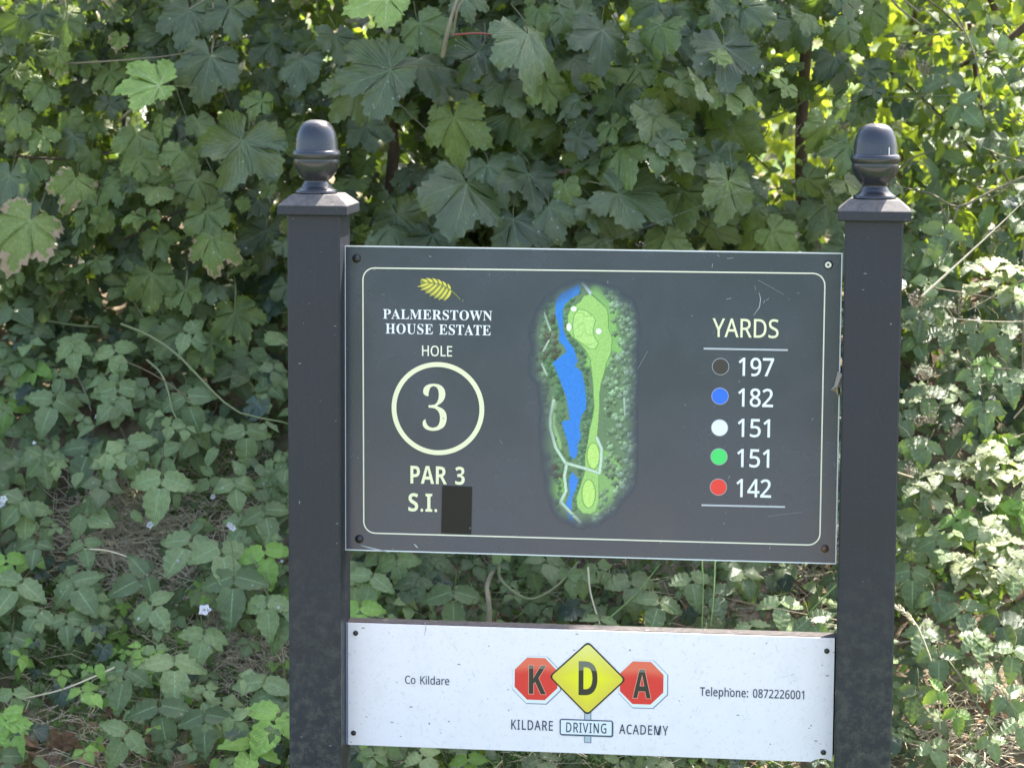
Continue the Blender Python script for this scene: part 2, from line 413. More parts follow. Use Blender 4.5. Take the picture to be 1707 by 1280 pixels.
GLY = json.loads('''{"r.":[180,[[89,-9,60,1,51,15,48,36,51,57,60,71,89,81,119,71,129,57,132,36,129,15,119,1]]],"r0":[384,[[191,-7,153,-3,121,10,93,30,72,59,43,137,33,240,37,313,49,373,69,422,99,458,140,480,191,487,229,483,262,471,289,450,312,422,341,344,351,240,347,169,335,108,314,59,284,23,243,1],[191,44,237,56,268,92,286,154,291,240,286,326,268,388,237,424,191,437,145,424,115,388,98,326,92,240,98,154,115,93,145,56]]],"r1":[384,[[181,0,181,335,181,381,183,418,164,400,142,381,91,339,60,379,189,480,238,480,238,0]]],"r2":[384,[[32,0,32,49,158,176,219,240,257,296,266,324,269,355,263,390,246,415,219,431,185,436,152,433,123,424,69,390,38,430,102,470,141,482,185,486,245,478,291,452,320,412,330,359,326,322,314,288,271,224,207,155,107,56,107,54,349,54,349,0]]],"r3":[384,[[162,-7,92,-1,30,19,30,75,95,51,163,43,218,49,256,68,277,98,284,138,275,176,249,202,206,217,150,222,103,222,103,273,150,273,202,279,240,298,263,326,271,363,265,394,247,417,219,432,183,437,147,434,117,425,62,396,33,437,96,471,137,483,183,486,248,478,294,453,322,415,331,367,324,324,304,290,273,267,232,253,232,250,282,237,318,214,339,179,346,136,341,97,326,62,302,33,266,11,220,-2]]],"r4":[384,[[244,0,244,109,14,109,14,159,240,482,301,482,301,162,371,162,371,109,301,109,301,0],[72,162,244,162,244,313,245,372,247,419,244,419,231,392,216,367]]],"r5":[384,[[167,-7,97,0,42,19,42,75,101,52,167,44,215,50,253,69,277,101,285,147,278,189,257,219,219,238,165,244,122,241,83,234,54,253,72,480,312,480,312,426,122,426,111,287,142,291,185,294,251,285,302,257,335,213,346,153,334,87,299,36,242,4]]],"r6":[384,[[200,-7,157,-1,118,16,84,45,59,86,42,139,37,205,46,307,59,354,79,397,108,434,146,462,195,480,257,486,288,485,316,480,316,430,288,436,258,438,215,434,181,422,153,404,132,380,117,351,106,318,96,244,100,244,119,266,143,284,174,296,214,300,270,291,314,262,343,216,353,154,342,87,311,36,263,4],[199,43,238,50,268,70,288,105,294,154,288,195,271,227,242,247,201,254,172,251,146,241,126,226,110,208,100,187,97,166,108,108,122,82,142,61,168,48]]],"r7":[384,[[91,0,288,426,30,426,30,480,351,480,351,434,156,0]]],"r8":[384,[[193,-7,125,2,75,27,43,68,33,122,36,153,47,179,83,221,132,251,100,273,73,299,54,332,48,372,53,406,67,434,89,456,118,473,153,483,191,486,249,479,295,457,325,421,335,371,332,344,323,321,289,283,244,254,298,222,336,181,347,155,351,124,340,70,308,29,258,2],[194,277,253,312,271,337,277,369,271,399,253,421,226,434,191,439,157,434,130,421,112,399,106,369,109,347,118,328,150,299],[192,40,235,46,267,63,286,90,293,124,286,156,265,182,233,203,192,222,181,226,142,206,114,183,96,155,91,122,97,90,116,63,147,46]]],"r9":[384,[[129,-7,98,-5,69,0,69,50,128,42,171,46,205,57,233,75,254,99,269,128,280,161,289,235,285,235,267,214,243,196,211,183,171,179,115,189,72,217,43,263,34,324,38,371,53,411,76,443,106,467,143,481,187,486,230,480,269,463,302,434,328,393,344,340,349,275,340,173,327,125,307,82,279,46,240,17,191,-1],[184,226,214,229,240,239,261,254,276,272,286,292,289,314,278,371,264,397,244,418,218,432,187,437,149,430,119,409,99,374,92,325,98,284,115,252,143,232]]],"r:":[180,[[89,278,60,289,51,303,48,324,51,345,60,359,89,369,119,359,129,345,132,324,129,303,119,289],[89,-9,60,1,51,15,48,36,51,57,60,71,89,81,119,71,129,57,132,36,129,15,119,1]]],"rA":[429,[[0,0,187,482,242,482,428,0,366,0,308,148,118,148,61,0],[138,202,290,202,236,347,230,367,221,396,214,419,203,378,193,347]]],"rC":[424,[[261,-7,194,1,139,24,96,60,65,109,47,170,41,240,48,309,67,368,100,418,146,455,203,478,271,486,342,479,404,458,379,407,330,425,271,433,234,430,202,420,173,404,149,381,116,320,105,240,115,160,146,98,169,76,198,59,231,50,270,46,330,52,385,65,385,13,329,-2]]],"rD":[490,[[65,0,65,480,213,480,281,473,338,453,385,419,420,374,442,315,449,244,445,187,433,138,412,96,383,61,347,35,304,15,255,4,199,0],[126,52,191,52,261,59,315,82,354,120,378,174,385,242,383,287,374,326,359,358,338,383,281,417,204,428,126,428]]],"rE":[373,[[65,0,65,480,333,480,333,426,126,426,126,277,321,277,321,224,126,224,126,53,333,53,333,0]]],"rG":[489,[[271,-7,202,1,145,23,100,59,67,108,48,169,41,240,48,310,71,370,107,419,155,456,217,479,289,486,366,479,433,458,410,406,352,425,286,433,245,430,210,420,178,404,152,381,116,320,104,240,109,186,123,139,146,100,181,70,226,52,285,46,338,49,379,57,379,199,273,199,273,253,439,253,439,18,361,-1]]],"rH":[498,[[65,0,65,480,126,480,126,277,371,277,371,480,432,480,432,0,371,0,371,224,126,224,126,0]]],"rI":[228,[[27,0,27,35,83,48,83,431,27,445,27,480,200,480,200,445,144,431,144,48,200,35,200,0]]],"rK":[416,[[65,0,65,480,126,480,126,243,167,289,208,334,338,480,408,480,218,271,416,0,345,0,175,229,126,186,126,0]]],"rL":[352,[[65,0,65,480,126,480,126,54,335,54,335,0]]],"rM":[609,[[65,0,65,480,154,480,302,87,305,87,455,480,544,480,544,0,484,0,484,295,486,364,489,420,486,420,326,0,277,0,119,420,116,420,120,364,121,291,121,0]]],"rN":[510,[[65,0,65,480,135,480,391,83,394,83,392,115,390,162,389,209,389,480,445,480,445,0,375,0,118,398,116,398,119,340,121,268,121,0]]],"rO":[525,[[263,-7,194,1,139,24,96,61,65,111,47,171,41,241,47,310,65,370,96,419,139,456,195,479,263,487,329,479,384,456,427,420,458,370,477,310,484,240,477,171,458,110,427,61,384,24,329,1],[263,46,301,49,333,59,361,75,382,98,410,159,420,240,410,321,382,382,361,405,334,421,301,431,263,434,225,431,193,421,165,405,143,382,114,321,105,240,114,159,143,98,165,75,192,59,225,49]]],"rP":[406,[[65,0,65,480,192,480,273,470,329,443,361,398,372,338,368,300,354,264,330,233,294,208,245,192,181,187,126,187,126,0],[126,238,174,238,234,244,276,261,301,290,310,336,302,376,280,405,242,422,187,428,126,428]]],"rR":[418,[[65,0,65,480,197,480,275,471,329,446,361,403,372,343,369,308,358,279,342,256,322,239,276,215,408,0,337,0,221,198,126,198,126,0],[126,249,197,249,248,255,283,272,303,301,310,340,303,381,281,407,245,422,194,427,126,427]]],"rS":[369,[[166,-7,91,-1,34,16,34,74,94,54,169,46,216,51,249,66,270,91,277,123,267,163,232,192,164,222,110,246,72,276,48,314,40,364,45,400,60,429,83,454,114,471,151,483,193,486,266,479,326,459,307,408,253,426,192,433,153,428,124,414,107,392,101,363,111,323,144,294,206,267,278,233,303,214,322,191,333,163,337,128,326,72,291,29,236,2]]],"rT":[373,[[156,0,156,426,7,426,7,480,366,480,366,426,217,426,217,0]]],"rV":[403,[[171,0,0,480,63,480,171,172,189,117,201,67,214,117,232,173,339,480,403,480,232,0]]],"rY":[380,[[160,0,160,183,0,480,66,480,190,244,315,480,380,480,220,186,220,0]]],"ra":[377,[[144,-7,100,0,63,19,39,52,31,100,41,148,73,183,127,206,203,215,265,217,265,238,260,277,245,301,222,314,190,318,136,310,89,291,71,335,126,357,193,366,251,359,291,337,314,300,322,245,322,0,279,0,268,51,265,51,241,25,216,7,185,-3],[158,41,200,47,234,66,256,98,264,144,264,176,211,174,154,167,118,152,98,130,92,99,97,73,110,55,132,44]]],"rd":[413,[[185,-7,124,5,77,40,47,98,37,179,47,261,78,319,125,355,185,367,223,363,254,351,297,314,301,314,299,339,297,367,297,510,356,510,356,0,308,0,300,48,297,48,278,27,254,9,223,-3],[194,42,243,50,274,74,292,113,298,168,298,179,292,238,275,282,244,309,193,318,152,308,122,280,104,235,98,178,104,121,122,78,152,51]]],"re":[379,[[210,-7,162,-2,120,14,85,40,59,76,42,122,37,177,42,232,57,279,81,316,112,344,151,361,196,367,239,362,276,347,305,322,327,290,340,250,345,204,345,169,98,169,107,115,129,76,165,52,213,44,274,50,328,69,328,17,274,-1],[99,216,283,216,277,257,262,290,234,311,195,318,158,312,129,291,109,259]]],"rh":[415,[[57,0,57,510,116,510,116,361,113,310,117,310,137,334,164,352,195,362,229,366,287,358,328,335,352,294,361,234,361,0,302,0,302,230,297,268,282,295,257,312,222,317,171,309,139,283,122,242,116,186,116,0]]],"ri":[173,[[87,420,62,429,55,441,52,457,55,474,62,486,87,495,111,486,119,474,122,457,119,441,111,429],[57,0,57,360,116,360,116,0]]],"rl":[173,[[57,0,57,510,116,510,116,0]]],"rn":[415,[[57,0,57,360,105,360,113,311,117,311,138,336,165,353,197,363,230,367,287,359,328,335,352,295,361,234,361,0,302,0,302,230,297,268,282,295,257,312,222,317,171,309,139,283,122,242,116,187,116,0]]],"ro":[406,[[202,-7,157,-1,117,15,84,42,58,79,42,125,37,181,48,260,82,318,135,355,204,367,250,361,290,345,324,318,349,282,365,236,370,181,359,101,325,42,271,6],[203,42,251,52,283,80,303,123,309,181,303,238,283,281,251,308,203,317,155,308,123,281,104,238,98,181,104,123,123,80,156,52]]],"rp":[413,[[57,-161,57,360,105,360,113,311,116,311,135,333,158,351,189,363,228,367,288,355,335,320,366,262,376,181,366,100,335,41,288,5,228,-7,190,-3,159,9,116,46,112,46,115,17,116,-13,116,-161],[219,42,249,47,273,60,291,82,305,110,315,181,309,237,291,280,261,308,218,317,171,309,140,286,123,247,116,192,116,181,122,122,138,78,169,51]]],"rr":[277,[[57,0,57,360,105,360,112,294,115,294,135,322,160,345,190,361,225,367,247,366,267,363,260,308,241,312,221,313,194,309,169,298,147,280,131,256,120,226,116,192,116,0]]],"sA":[437,[[-9,0,-9,18,9,21,24,30,49,75,206,466,224,465,384,87,411,34,425,22,443,18,443,0,229,0,229,18,270,25,283,46,273,81,253,132,103,132,79,71,76,59,75,48,87,26,124,18,128,18,128,0],[113,161,242,161,177,319]]],"sE":[442,[[14,0,14,17,44,20,62,30,72,48,75,78,75,369,72,405,62,425,44,435,16,439,16,455,399,455,399,320,383,320,369,373,340,406,295,424,232,430,200,428,186,417,183,388,183,246,193,246,232,252,259,269,277,300,288,345,304,345,304,118,287,118,273,181,259,201,241,213,185,222,183,222,183,67,185,47,192,35,230,28,276,30,313,39,345,53,371,75,393,105,411,143,430,143,402,0]]],"sH":[523,[[15,0,15,17,45,22,62,32,72,50,75,81,75,379,71,406,62,424,44,434,16,439,16,455,242,455,242,439,204,432,187,415,182,379,182,251,342,251,342,379,337,415,320,432,282,439,282,455,507,455,507,439,478,434,461,424,452,407,449,379,449,81,452,52,461,33,478,22,507,17,507,0,282,0,282,17,311,21,329,31,339,49,342,81,342,221,182,221,182,81,185,50,194,32,212,22,242,17,242,0]]],"sL":[426,[[15,0,15,17,45,22,62,32,72,50,75,81,75,379,71,407,62,425,44,434,16,439,16,455,250,455,250,439,208,434,196,427,188,416,182,379,182,83,185,47,200,31,234,28,278,31,315,40,345,56,370,80,391,112,409,154,427,154,402,0]]],"sM":[634,[[14,0,14,17,43,22,61,32,72,50,75,79,75,382,71,416,53,432,15,439,15,455,185,455,317,142,449,455,617,455,617,439,590,433,573,423,563,405,560,378,560,85,565,43,582,23,617,17,617,0,396,0,396,17,433,25,450,44,455,83,455,399,288,0,270,0,105,389,105,80,109,48,120,30,139,20,169,17,169,0]]],"sN":[494,[[403,-11,107,350,107,79,110,49,119,31,136,21,167,17,167,0,18,0,18,17,54,23,71,41,76,79,76,388,36,433,18,439,18,455,156,455,391,169,391,377,386,414,369,431,331,439,331,455,480,455,480,439,450,434,433,425,425,407,422,377,422,-11]]],"sO":[525,[[261,-11,213,-6,169,7,129,29,94,58,66,93,45,134,32,179,28,228,32,276,45,321,66,362,95,397,130,426,170,448,216,462,265,466,313,462,357,448,397,427,431,399,459,364,481,323,494,277,498,228,494,179,481,134,459,93,430,58,395,29,355,7,310,-6],[265,12,315,26,351,66,372,133,379,228,371,321,348,389,310,430,260,443,210,430,174,389,152,322,145,228,153,135,177,67,215,26]]],"sP":[418,[[15,0,15,17,45,22,62,32,72,50,75,81,75,379,71,406,62,424,44,434,16,439,16,455,214,455,287,452,336,440,366,422,390,398,404,367,409,332,398,280,367,240,314,214,242,206,182,206,182,81,185,50,194,32,212,22,242,17,242,0],[182,230,201,230,244,235,272,253,287,283,292,329,288,375,275,406,252,425,216,431,189,424,182,398]]],"sR":[473,[[15,0,15,17,45,22,62,32,72,50,75,81,75,379,71,406,62,424,44,434,16,439,16,455,217,455,305,448,367,426,405,388,417,334,411,296,392,265,360,241,315,224,432,50,452,26,478,17,480,17,480,0,338,0,201,212,182,212,182,81,185,50,194,32,212,22,242,17,242,0],[182,234,203,234,249,240,280,258,298,290,304,336,299,378,284,407,259,425,224,431,202,429,190,422,182,385]]],"sS":[390,[[43,-11,43,158,62,158,83,94,111,50,149,24,197,15,231,20,257,36,273,60,279,89,265,129,225,160,163,191,112,221,77,253,56,289,50,332,54,370,67,403,88,429,115,449,148,462,185,466,229,461,282,448,291,446,300,445,313,450,320,466,339,466,339,319,322,319,310,354,293,385,272,410,248,429,222,441,194,445,163,440,140,426,125,406,120,380,124,356,137,336,189,303,253,273,317,233,337,211,350,188,359,133,354,93,339,58,314,29,281,8,240,-6,192,-10,158,-8,126,1,98,9,85,12,69,7,61,-11]]],"sT":[423,[[92,0,92,17,123,21,142,31,152,50,156,81,156,433,149,433,102,426,65,403,41,367,29,318,11,318,11,455,410,455,410,317,394,317,381,368,357,404,319,426,269,433,263,433,263,81,267,49,276,30,296,21,328,17,328,0]]],"sU":[492,[[248,-13,168,-2,114,29,83,81,73,155,73,379,70,406,61,424,43,434,15,439,15,455,240,455,240,439,202,432,185,415,181,379,181,140,186,88,203,51,232,29,275,22,326,31,363,56,385,99,392,159,392,378,389,406,379,423,360,433,328,439,328,455,474,455,474,439,448,432,433,421,425,404,422,378,422,181,412,92,380,32,325,-2]]],"sW":[611,[[171,-11,32,393,15,427,3,435,-15,439,-15,455,181,455,181,439,150,432,143,423,140,410,148,373,223,153,301,353,286,399,278,418,267,429,229,439,229,455,439,455,439,439,404,432,393,412,399,386,474,166,541,369,549,406,546,421,538,430,503,439,503,455,624,455,624,439,607,433,594,421,575,379,446,-11,428,-11,316,309,190,-11]]],"s3":[375,[[163,-7,117,-4,81,5,53,18,34,35,23,54,19,74,23,96,36,113,54,123,76,126,82,89,99,62,125,46,158,40,199,49,216,61,230,79,238,105,241,139,234,174,214,202,181,221,137,227,95,227,95,269,140,269,178,275,204,296,220,327,225,367,221,400,211,424,193,440,169,445,148,441,133,430,116,391,111,341,75,345,47,356,30,374,24,401,34,434,62,461,108,480,173,486,237,479,286,458,317,423,328,377,320,335,298,301,265,275,225,256,279,238,305,222,326,201,340,174,345,138,341,101,329,70,312,44,288,25,230,1]]],"bA":[463,[[0,0,169,482,293,482,463,0,354,0,319,114,144,114,109,0],[170,199,295,199,259,311,251,340,240,375,232,407,223,374,212,336,204,311]]],"bC":[428,[[255,-7,187,1,133,24,91,61,62,110,45,170,39,239,46,307,65,367,97,417,141,455,197,478,264,486,335,477,404,453,371,370,317,392,264,402,212,391,175,358,151,306,144,238,151,171,172,120,209,88,264,78,323,85,386,103,386,18,324,-1]]],"bD":[497,[[60,0,60,480,211,480,281,473,342,453,391,419,427,374,450,315,458,244,454,187,441,138,419,96,389,61,351,35,306,15,255,4,196,0],[162,84,206,84,270,94,316,123,343,173,353,242,344,311,318,359,275,387,216,396,162,396]]],"bE":[376,[[60,0,60,480,336,480,336,396,162,396,162,291,324,291,324,208,162,208,162,84,336,84,336,0]]],"bG":[486,[[262,-7,211,-3,167,9,129,29,97,56,71,92,53,134,43,184,39,240,46,311,68,371,104,420,153,456,215,479,289,486,365,478,432,457,398,375,348,394,289,402,247,397,212,381,183,357,162,325,148,285,144,238,147,194,156,155,173,123,197,98,229,83,269,78,305,80,333,85,333,185,242,185,242,269,433,269,433,21,354,1]]],"bI":[261,[[21,0,21,58,80,85,80,395,21,422,21,480,240,480,240,422,181,395,181,85,240,58,240,0]]],"bK":[446,[[60,0,60,480,162,480,162,260,181,288,202,316,332,480,445,480,277,267,446,0,330,0,205,202,162,171,162,0]]],"bL":[379,[[60,0,60,480,162,480,162,84,357,84,357,0]]],"bM":[633,[[60,0,60,480,199,480,312,113,314,113,435,480,573,480,573,0,478,0,478,227,479,279,481,335,483,375,480,375,357,0,263,0,148,376,145,376,148,336,150,278,151,223,151,0]]],"bN":[546,[[60,0,60,480,189,480,397,120,399,120,396,187,394,253,394,480,486,480,486,0,357,0,148,363,145,363,149,294,151,226,151,0]]],"bP":[422,[[60,0,60,480,214,480,294,470,349,440,381,392,392,330,387,289,374,252,351,219,316,193,268,176,206,171,162,171,162,0],[162,254,195,254,234,258,264,271,282,293,289,326,284,357,269,379,243,392,208,396,162,396]]],"bR":[443,[[60,0,60,480,200,480,285,471,345,444,380,399,392,336,388,305,379,278,346,237,302,209,443,0,330,0,216,184,162,184,162,0],[162,267,195,267,238,271,267,283,283,304,289,333,283,362,266,382,236,393,193,396,162,396]]],"bS":[370,[[167,-7,95,1,31,22,31,117,102,90,138,80,175,77,207,81,228,92,240,108,244,128,237,153,217,172,150,207,114,225,77,253,48,293,39,319,36,350,47,407,80,450,131,477,199,486,270,478,341,453,308,373,249,394,195,402,170,398,151,388,140,373,136,353,141,330,158,313,226,277,289,241,312,220,329,196,340,168,343,133,332,76,297,31,242,3]]],"bV":[437,[[163,0,0,480,103,480,193,194,200,167,211,125,218,89,225,125,236,167,243,194,334,480,437,480,273,0]]],"bY":[419,[[159,0,159,183,0,480,110,480,210,282,310,480,419,480,260,187,260,0]]],"b3":[384,[[164,-7,90,0,26,19,26,105,90,82,153,74,199,79,229,93,246,115,251,146,241,180,227,192,206,200,136,208,99,208,99,285,136,285,204,294,223,304,235,317,244,350,240,373,228,390,207,401,175,404,143,401,116,393,73,369,26,439,92,473,134,483,183,486,249,479,300,456,332,420,343,372,336,327,313,293,280,268,240,253,240,251,291,238,327,216,350,183,357,140,352,100,337,65,311,35,274,12,225,-2]]]}''')


def poly_mesh(name, loops, layer):
    """Flat filled print from closed 2D loops (x, z) - holes by nesting - lying layer metres proud of the board."""
    cu = bpy.data.curves.new(name, 'CURVE')
    cu.dimensions = '2D'
    cu.fill_mode = 'BOTH'
    for lp in loops:
        s = cu.splines.new('POLY')
        s.points.add(len(lp) - 1)
        for i, (x, z) in enumerate(lp): s.points[i].co = (x * 100, z * 100, 0, 1)
        s.use_cyclic_u = True
    o = bpy.data.objects.new(name, cu)
    COL.objects.link(o)
    dg = bpy.context.evaluated_depsgraph_get()
    me = bpy.data.meshes.new_from_object(o.evaluated_get(dg))
    bpy.data.objects.remove(o)
    bpy.data.curves.remove(cu)
    n = len(me.vertices)
    co = np.empty(n * 3, np.float32); me.vertices.foreach_get('co', co); co = co.reshape(-1, 3) / 100
    out = np.stack([co[:, 0], np.full(n, PY - layer, np.float32), co[:, 1]], 1)
    me.vertices.foreach_set('co', out.ravel())
    me.materials.clear()
    me.name = name
    me.update()
    return me


def flat(name, loops, mat, parent, layer, label=None):
    o = link(name, poly_mesh(name, loops, layer), parent, mat)
    if label: o['label'] = label
    return o


def pl(pts):
    return [at_panel(*p) for p in pts]


def text(s, style, x0, x1, base, cap, mat, parent, layer=.0008, label=None, track=0.0, fat=0.0, name='lettering'):
    """Lettering between photo columns x0 and x1, baseline (left, right) and capital height in photo pixels."""
    bl = base if isinstance(base, tuple) else (base, base)
    a, b = at_panel(x0, bl[0]), at_panel(x1, bl[1])
    zb = (a[1] + b[1]) / 2
    top = at_panel((x0 + x1) / 2, (bl[0] + bl[1]) / 2 - cap)[1]
    ref = {'r': 714, 's': 662, 'b': 714}[style]
    pen, loops = 0.0, []
    alls = []
    for ch in s:
        if ch == ' ':
            pen += 260 + track; continue
        adv, sp = GLY.get(style + ch) or GLY['r' + ch]
        for q in sp:
            alls.append([(pen + q[i], q[i + 1]) for i in range(0, len(q), 2)])
        pen += adv / CAPK[style] + track
    xs = [p[0] for l in alls for p in l]
    xmin, xmax = min(xs), max(xs)
    capu = CAPU[style]
    k, kz = (b[0] - a[0]) / (xmax - xmin), (top - zb) / capu
    for l in alls:
        loops.append([(a[0] + (x - xmin) * k, zb + z * kz) for x, z in l])
    if fat: loops = [fatten(l, fat) for l in loops]
    return flat(name, loops, mat, parent, layer, label)


def area2(l):
    return sum(l[i][0] * l[(i + 1) % len(l)][1] - l[(i + 1) % len(l)][0] * l[i][1] for i in range(len(l)))


def fatten(l, w):
    """Offset a glyph outline by w metres along its normals (outlines and counters wind opposite ways)."""
    n = len(l)
    out = []
    for i in range(n):
        x0, y0 = l[i - 1]; x1, y1 = l[i]; x2, y2 = l[(i + 1) % n]
        ax, ay = x1 - x0, y1 - y0; bx, by = x2 - x1, y2 - y1
        la, lb = math.hypot(ax, ay) or 1e-9, math.hypot(bx, by) or 1e-9
        nx, ny = ay / la + by / lb, -ax / la - bx / lb
        m = math.hypot(nx, ny) or 1e-9
        s = min(1.6, 2 / max(m, .6))
        out.append((x1 + nx / m * w * s * WIND, y1 + ny / m * w * s * WIND))
    return out


WIND = 1.0 if area2([(GLY['rI'][1][0][i], GLY['rI'][1][0][i + 1]) for i in range(0, len(GLY['rI'][1][0]), 2)]) > 0 else -1.0
CAPU = {k: max(v for v in GLY[k + 'H' if k != 'b' else 'bI'][1][0][1::2]) for k in 'rsb'}
CAPK = {k: 1.0 for k in 'rsb'}


def circle(cx, cy, r, n=40, ry=None):
    """Loop round photo pixel (cx, cy) with radius r photo pixels."""
    x, z = at_panel(cx, cy)
    x2, _ = at_panel(cx + r, cy)
    rr = x2 - x
    rz = rr * ((ry or r) / r)
    return [(x + rr * math.cos(2 * math.pi * i / n), z + rz * math.sin(2 * math.pi * i / n)) for i in range(n)]


def rrect(c, rad, inset=0.0, n=6):
    """Rounded quad from four corner points TL TR BR BL given on the board."""
    c = [np.array(p) for p in c]
    cen = sum(c) / 4
    q = []
    for p in c:
        s = np.sign(p - cen)
        q.append(p - s * inset)
    rad = max(rad - inset, 1e-4)
    out = []
    dirs = [(-1, 1), (1, 1), (1, -1), (-1, -1)]
    st = [math.pi, math.pi / 2, 0, -math.pi / 2]
    for p, dd, a0 in zip(q, dirs, st):
        o = p - np.array(dd) * rad
        for i in range(n + 1):
            a = a0 - (math.pi / 2) * i / n
            out.append((o[0] + rad * math.cos(a), o[1] + rad * math.sin(a)))
    return out


sign = empty('hole_sign', (0, 0.05, 0), 'dark grey two-post golf hole sign with acorn finials and a white board below', 'sign')

# posts, caps, finials
FIN = [(60, 0), (63, 50), (73, 90), (93, 121), (130, 150), (182, 172), (250, 186), (325, 190), (333, 192), (340, 203), (352, 211),
       (368, 215), (384, 214), (398, 208), (408, 205), (413, 200), (419, 201), (430, 203), (460, 201), (500, 188), (540, 166), (575, 138),
       (600, 118), (608, 108), (622, 108), (632, 117), (650, 126), (668, 138), (684, 158), (692, 166), (698, 182), (716, 186), (728, 184), (728, 0)]


def lathe(prof, cx, cy, n=40):
    V, F = [], []
    for z, r in prof:
        for i in range(n):
            a = 2 * math.pi * i / n
            V.append((cx + r * math.cos(a), cy + r * math.sin(a), z))
    for k in range(len(prof) - 1):
        for i in range(n):
            j = (i + 1) % n
            F.append((k * n + i, (k + 1) * n + i, (k + 1) * n + j, k * n + j))
    return V, F


def build_post(x0, x1, capz, fin_cx, hollow, label):
    V, F = chamfer_box(x0, x1, 0.0, 0.1, -0.3, capz, .003)
    post = link('post', pydata('post', V, F), sign, M['post'])
    post['label'] = label
    cx, cy = (x0 + x1) / 2, .05
    h0, h1, h2 = .0625, .0625, .041
    V, F = [], []
    lv = [(capz - .0005, .0605), (capz + .0015, .0625), (capz + .0165, .0625), (capz + .018, .0612), (capz + .034, .0425), (capz + .0355, .040)]
    for z, h in lv:
        V += [(cx - h, cy - h, z), (cx + h, cy - h, z), (cx + h, cy + h, z), (cx - h, cy + h, z)]
    for k in range(len(lv) - 1):
        for i in range(4):
            j = (i + 1) % 4
            F.append((k * 4 + i, k * 4 + j, k * 4 + 4 + j, k * 4 + 4 + i))
    F.append((3, 2, 1, 0)); F.append(tuple(4 * (len(lv) - 1) + i for i in range(4)))
    link('post_cap', pydata('post_cap', V, F), post, M['post'])
    s = .131 / (728 - 60)
    zb = capz + .0355
    prof = [(zb + (728 - y) * s, max(r * s * 1.03, 1e-5)) for y, r in FIN]
    V, F = lathe(prof, cx + fin_cx, cy)
    link('finial', pydata('finial', V, F, True), post, M['finial'])
    return post


build_post(-.541, -.446, 1.3095, -.004, False, 'left post of the sign')
build_post(.441, .541, 1.3125, 0.0, False, 'right post of the sign')

# ---- main board
x0, x1, z0, z1 = -.4469, .4377, ZO, ZO + .5527
V, F = chamfer_box(x0, x1, PY, PY + .004, z0, z1, .0006)
panel = link('sign_panel', pydata('sign_panel', V, F), sign, M['panel'])
panel['label'] = 'dark grey printed board with the course map'
e = .0021
flat('edge_trim', [[(x0, z0), (x1, z0), (x1, z1), (x0, z1)], [(x0 + e, z0 + e), (x1 - e, z0 + e), (x1 - e, z1 - e), (x0 + e, z1 - e)]], M['trim'], panel, .0006)
V, F = chamfer_box(x0 + .004, x1 - .002, PY + .0045, PY + .018, z0 + .004, z1 - .004, .001)
link('backing_board', pydata('backing_board', V, F), panel, M['batten'])
B = pl([(604, 445.5), (1376.5, 455), (1367.7, 909.5), (605.5, 888.8)])
flat('border_line', [rrect(B, .022), rrect(B, .022, .0023)], M['cream_pale'], panel, .0008)

S = dict(parent=panel)
text('PALMERSTOWN', 's', 638.6, 820.6, (530.8, 534.7), 15.9, M['white'], panel, track=22, label='white serif lettering below the leaf emblem, first line')
text('HOUSE ESTATE', 's', 642.9, 818, (556, 558.8), 16.6, M['white'], panel, track=14, label='white serif lettering below the leaf emblem, second line')
text('HOLE', 'r', 703.8, 753.6, (593, 594), 17.0, M['cream_pale'], panel, fat=.0002, label='small pale lettering above the ring')
flat('number_ring', [circle(730, 681, 77.4, 72), circle(730, 681, 69.4, 72)], M['cream'], panel, .0008)
text('3', 's', 703.2, 746, (718.2, 718.2), 75, M['cream'], panel, fat=-.0014, label='large serif number inside the ring')
text('PAR 3', 'b', 684.2, 774.8, (805.6, 807.4), 29.5, M['cream'], panel, label='bold pale yellow lettering under the ring')
text('S.I.', 'b', 680.8, 728.8, (852, 852.5), 30, M['cream'], panel, label='bold pale yellow lettering beside the brown sticker')
st = pl([(737.4, 809.5), (787, 811), (785.5, 890), (735.4, 888)])
V = [(x, PY - .0016, z) for x, z in st] + [(x, PY - .0008, z) for x, z in st]
link('sticker', pydata('sticker', V, [(3, 2, 1, 0), (0, 1, 5, 4), (1, 2, 6, 5), (2, 3, 7, 6), (3, 0, 4, 7)]), panel, M['sticker'])['label'] = 'blank brown sticker covering a number'

# leaf emblem
def c1(x, y): return (560 + x / 4.923, 400 + y / 4.923)
def leaflet(base, tip, w, bend):
    b, t = np.array(base, float), np.array(tip, float)
    d = t - b; n = np.array([-d[1], d[0]]) / (np.linalg.norm(d) + 1e-9)
    L, Rr = [], []
    for i in range(7):
        s = i / 6
        c = b + d * s + n * bend * math.sin(math.pi * s)
        ww = w * math.sin(math.pi * min(1, .12 + s * .88) ** .8) * (1 if s < .95 else .1) + .8
        L.append(tuple(c + n * ww)); Rr.append(tuple(c - n * ww))
    return L + Rr[::-1]
em = []
for b_, t_, w_, bd in [((757, 352), (698, 322), 10, 5), ((792, 352), (742, 313), 10, 6), ((830, 358), (792, 314), 10, 6), ((866, 370), (834, 322), 9, 6), ((902, 386), (874, 338), 9, 5), ((938, 408), (918, 358), 9, 2),
                       ((770, 352), (668, 384), 8, -4), ((800, 357), (694, 412), 9, -6), ((832, 362), (732, 440), 9, -6), ((862, 374), (768, 464), 9, -6), ((890, 386), (806, 482), 9, -6), ((918, 399), (842, 495), 9, -7), ((944, 412), (886, 500), 10, -8)]:
    em.append(leaflet(b_, t_, w_, bd))
for k, l in enumerate(em):
    flat('leaflet', [pl([c1(*p) for p in l])], M['gold'], panel, .0008 + .00002 * k)
mid = [(745, 349), (800, 354), (850, 364), (895, 384), (945, 412), (985, 448), (1022, 488)]
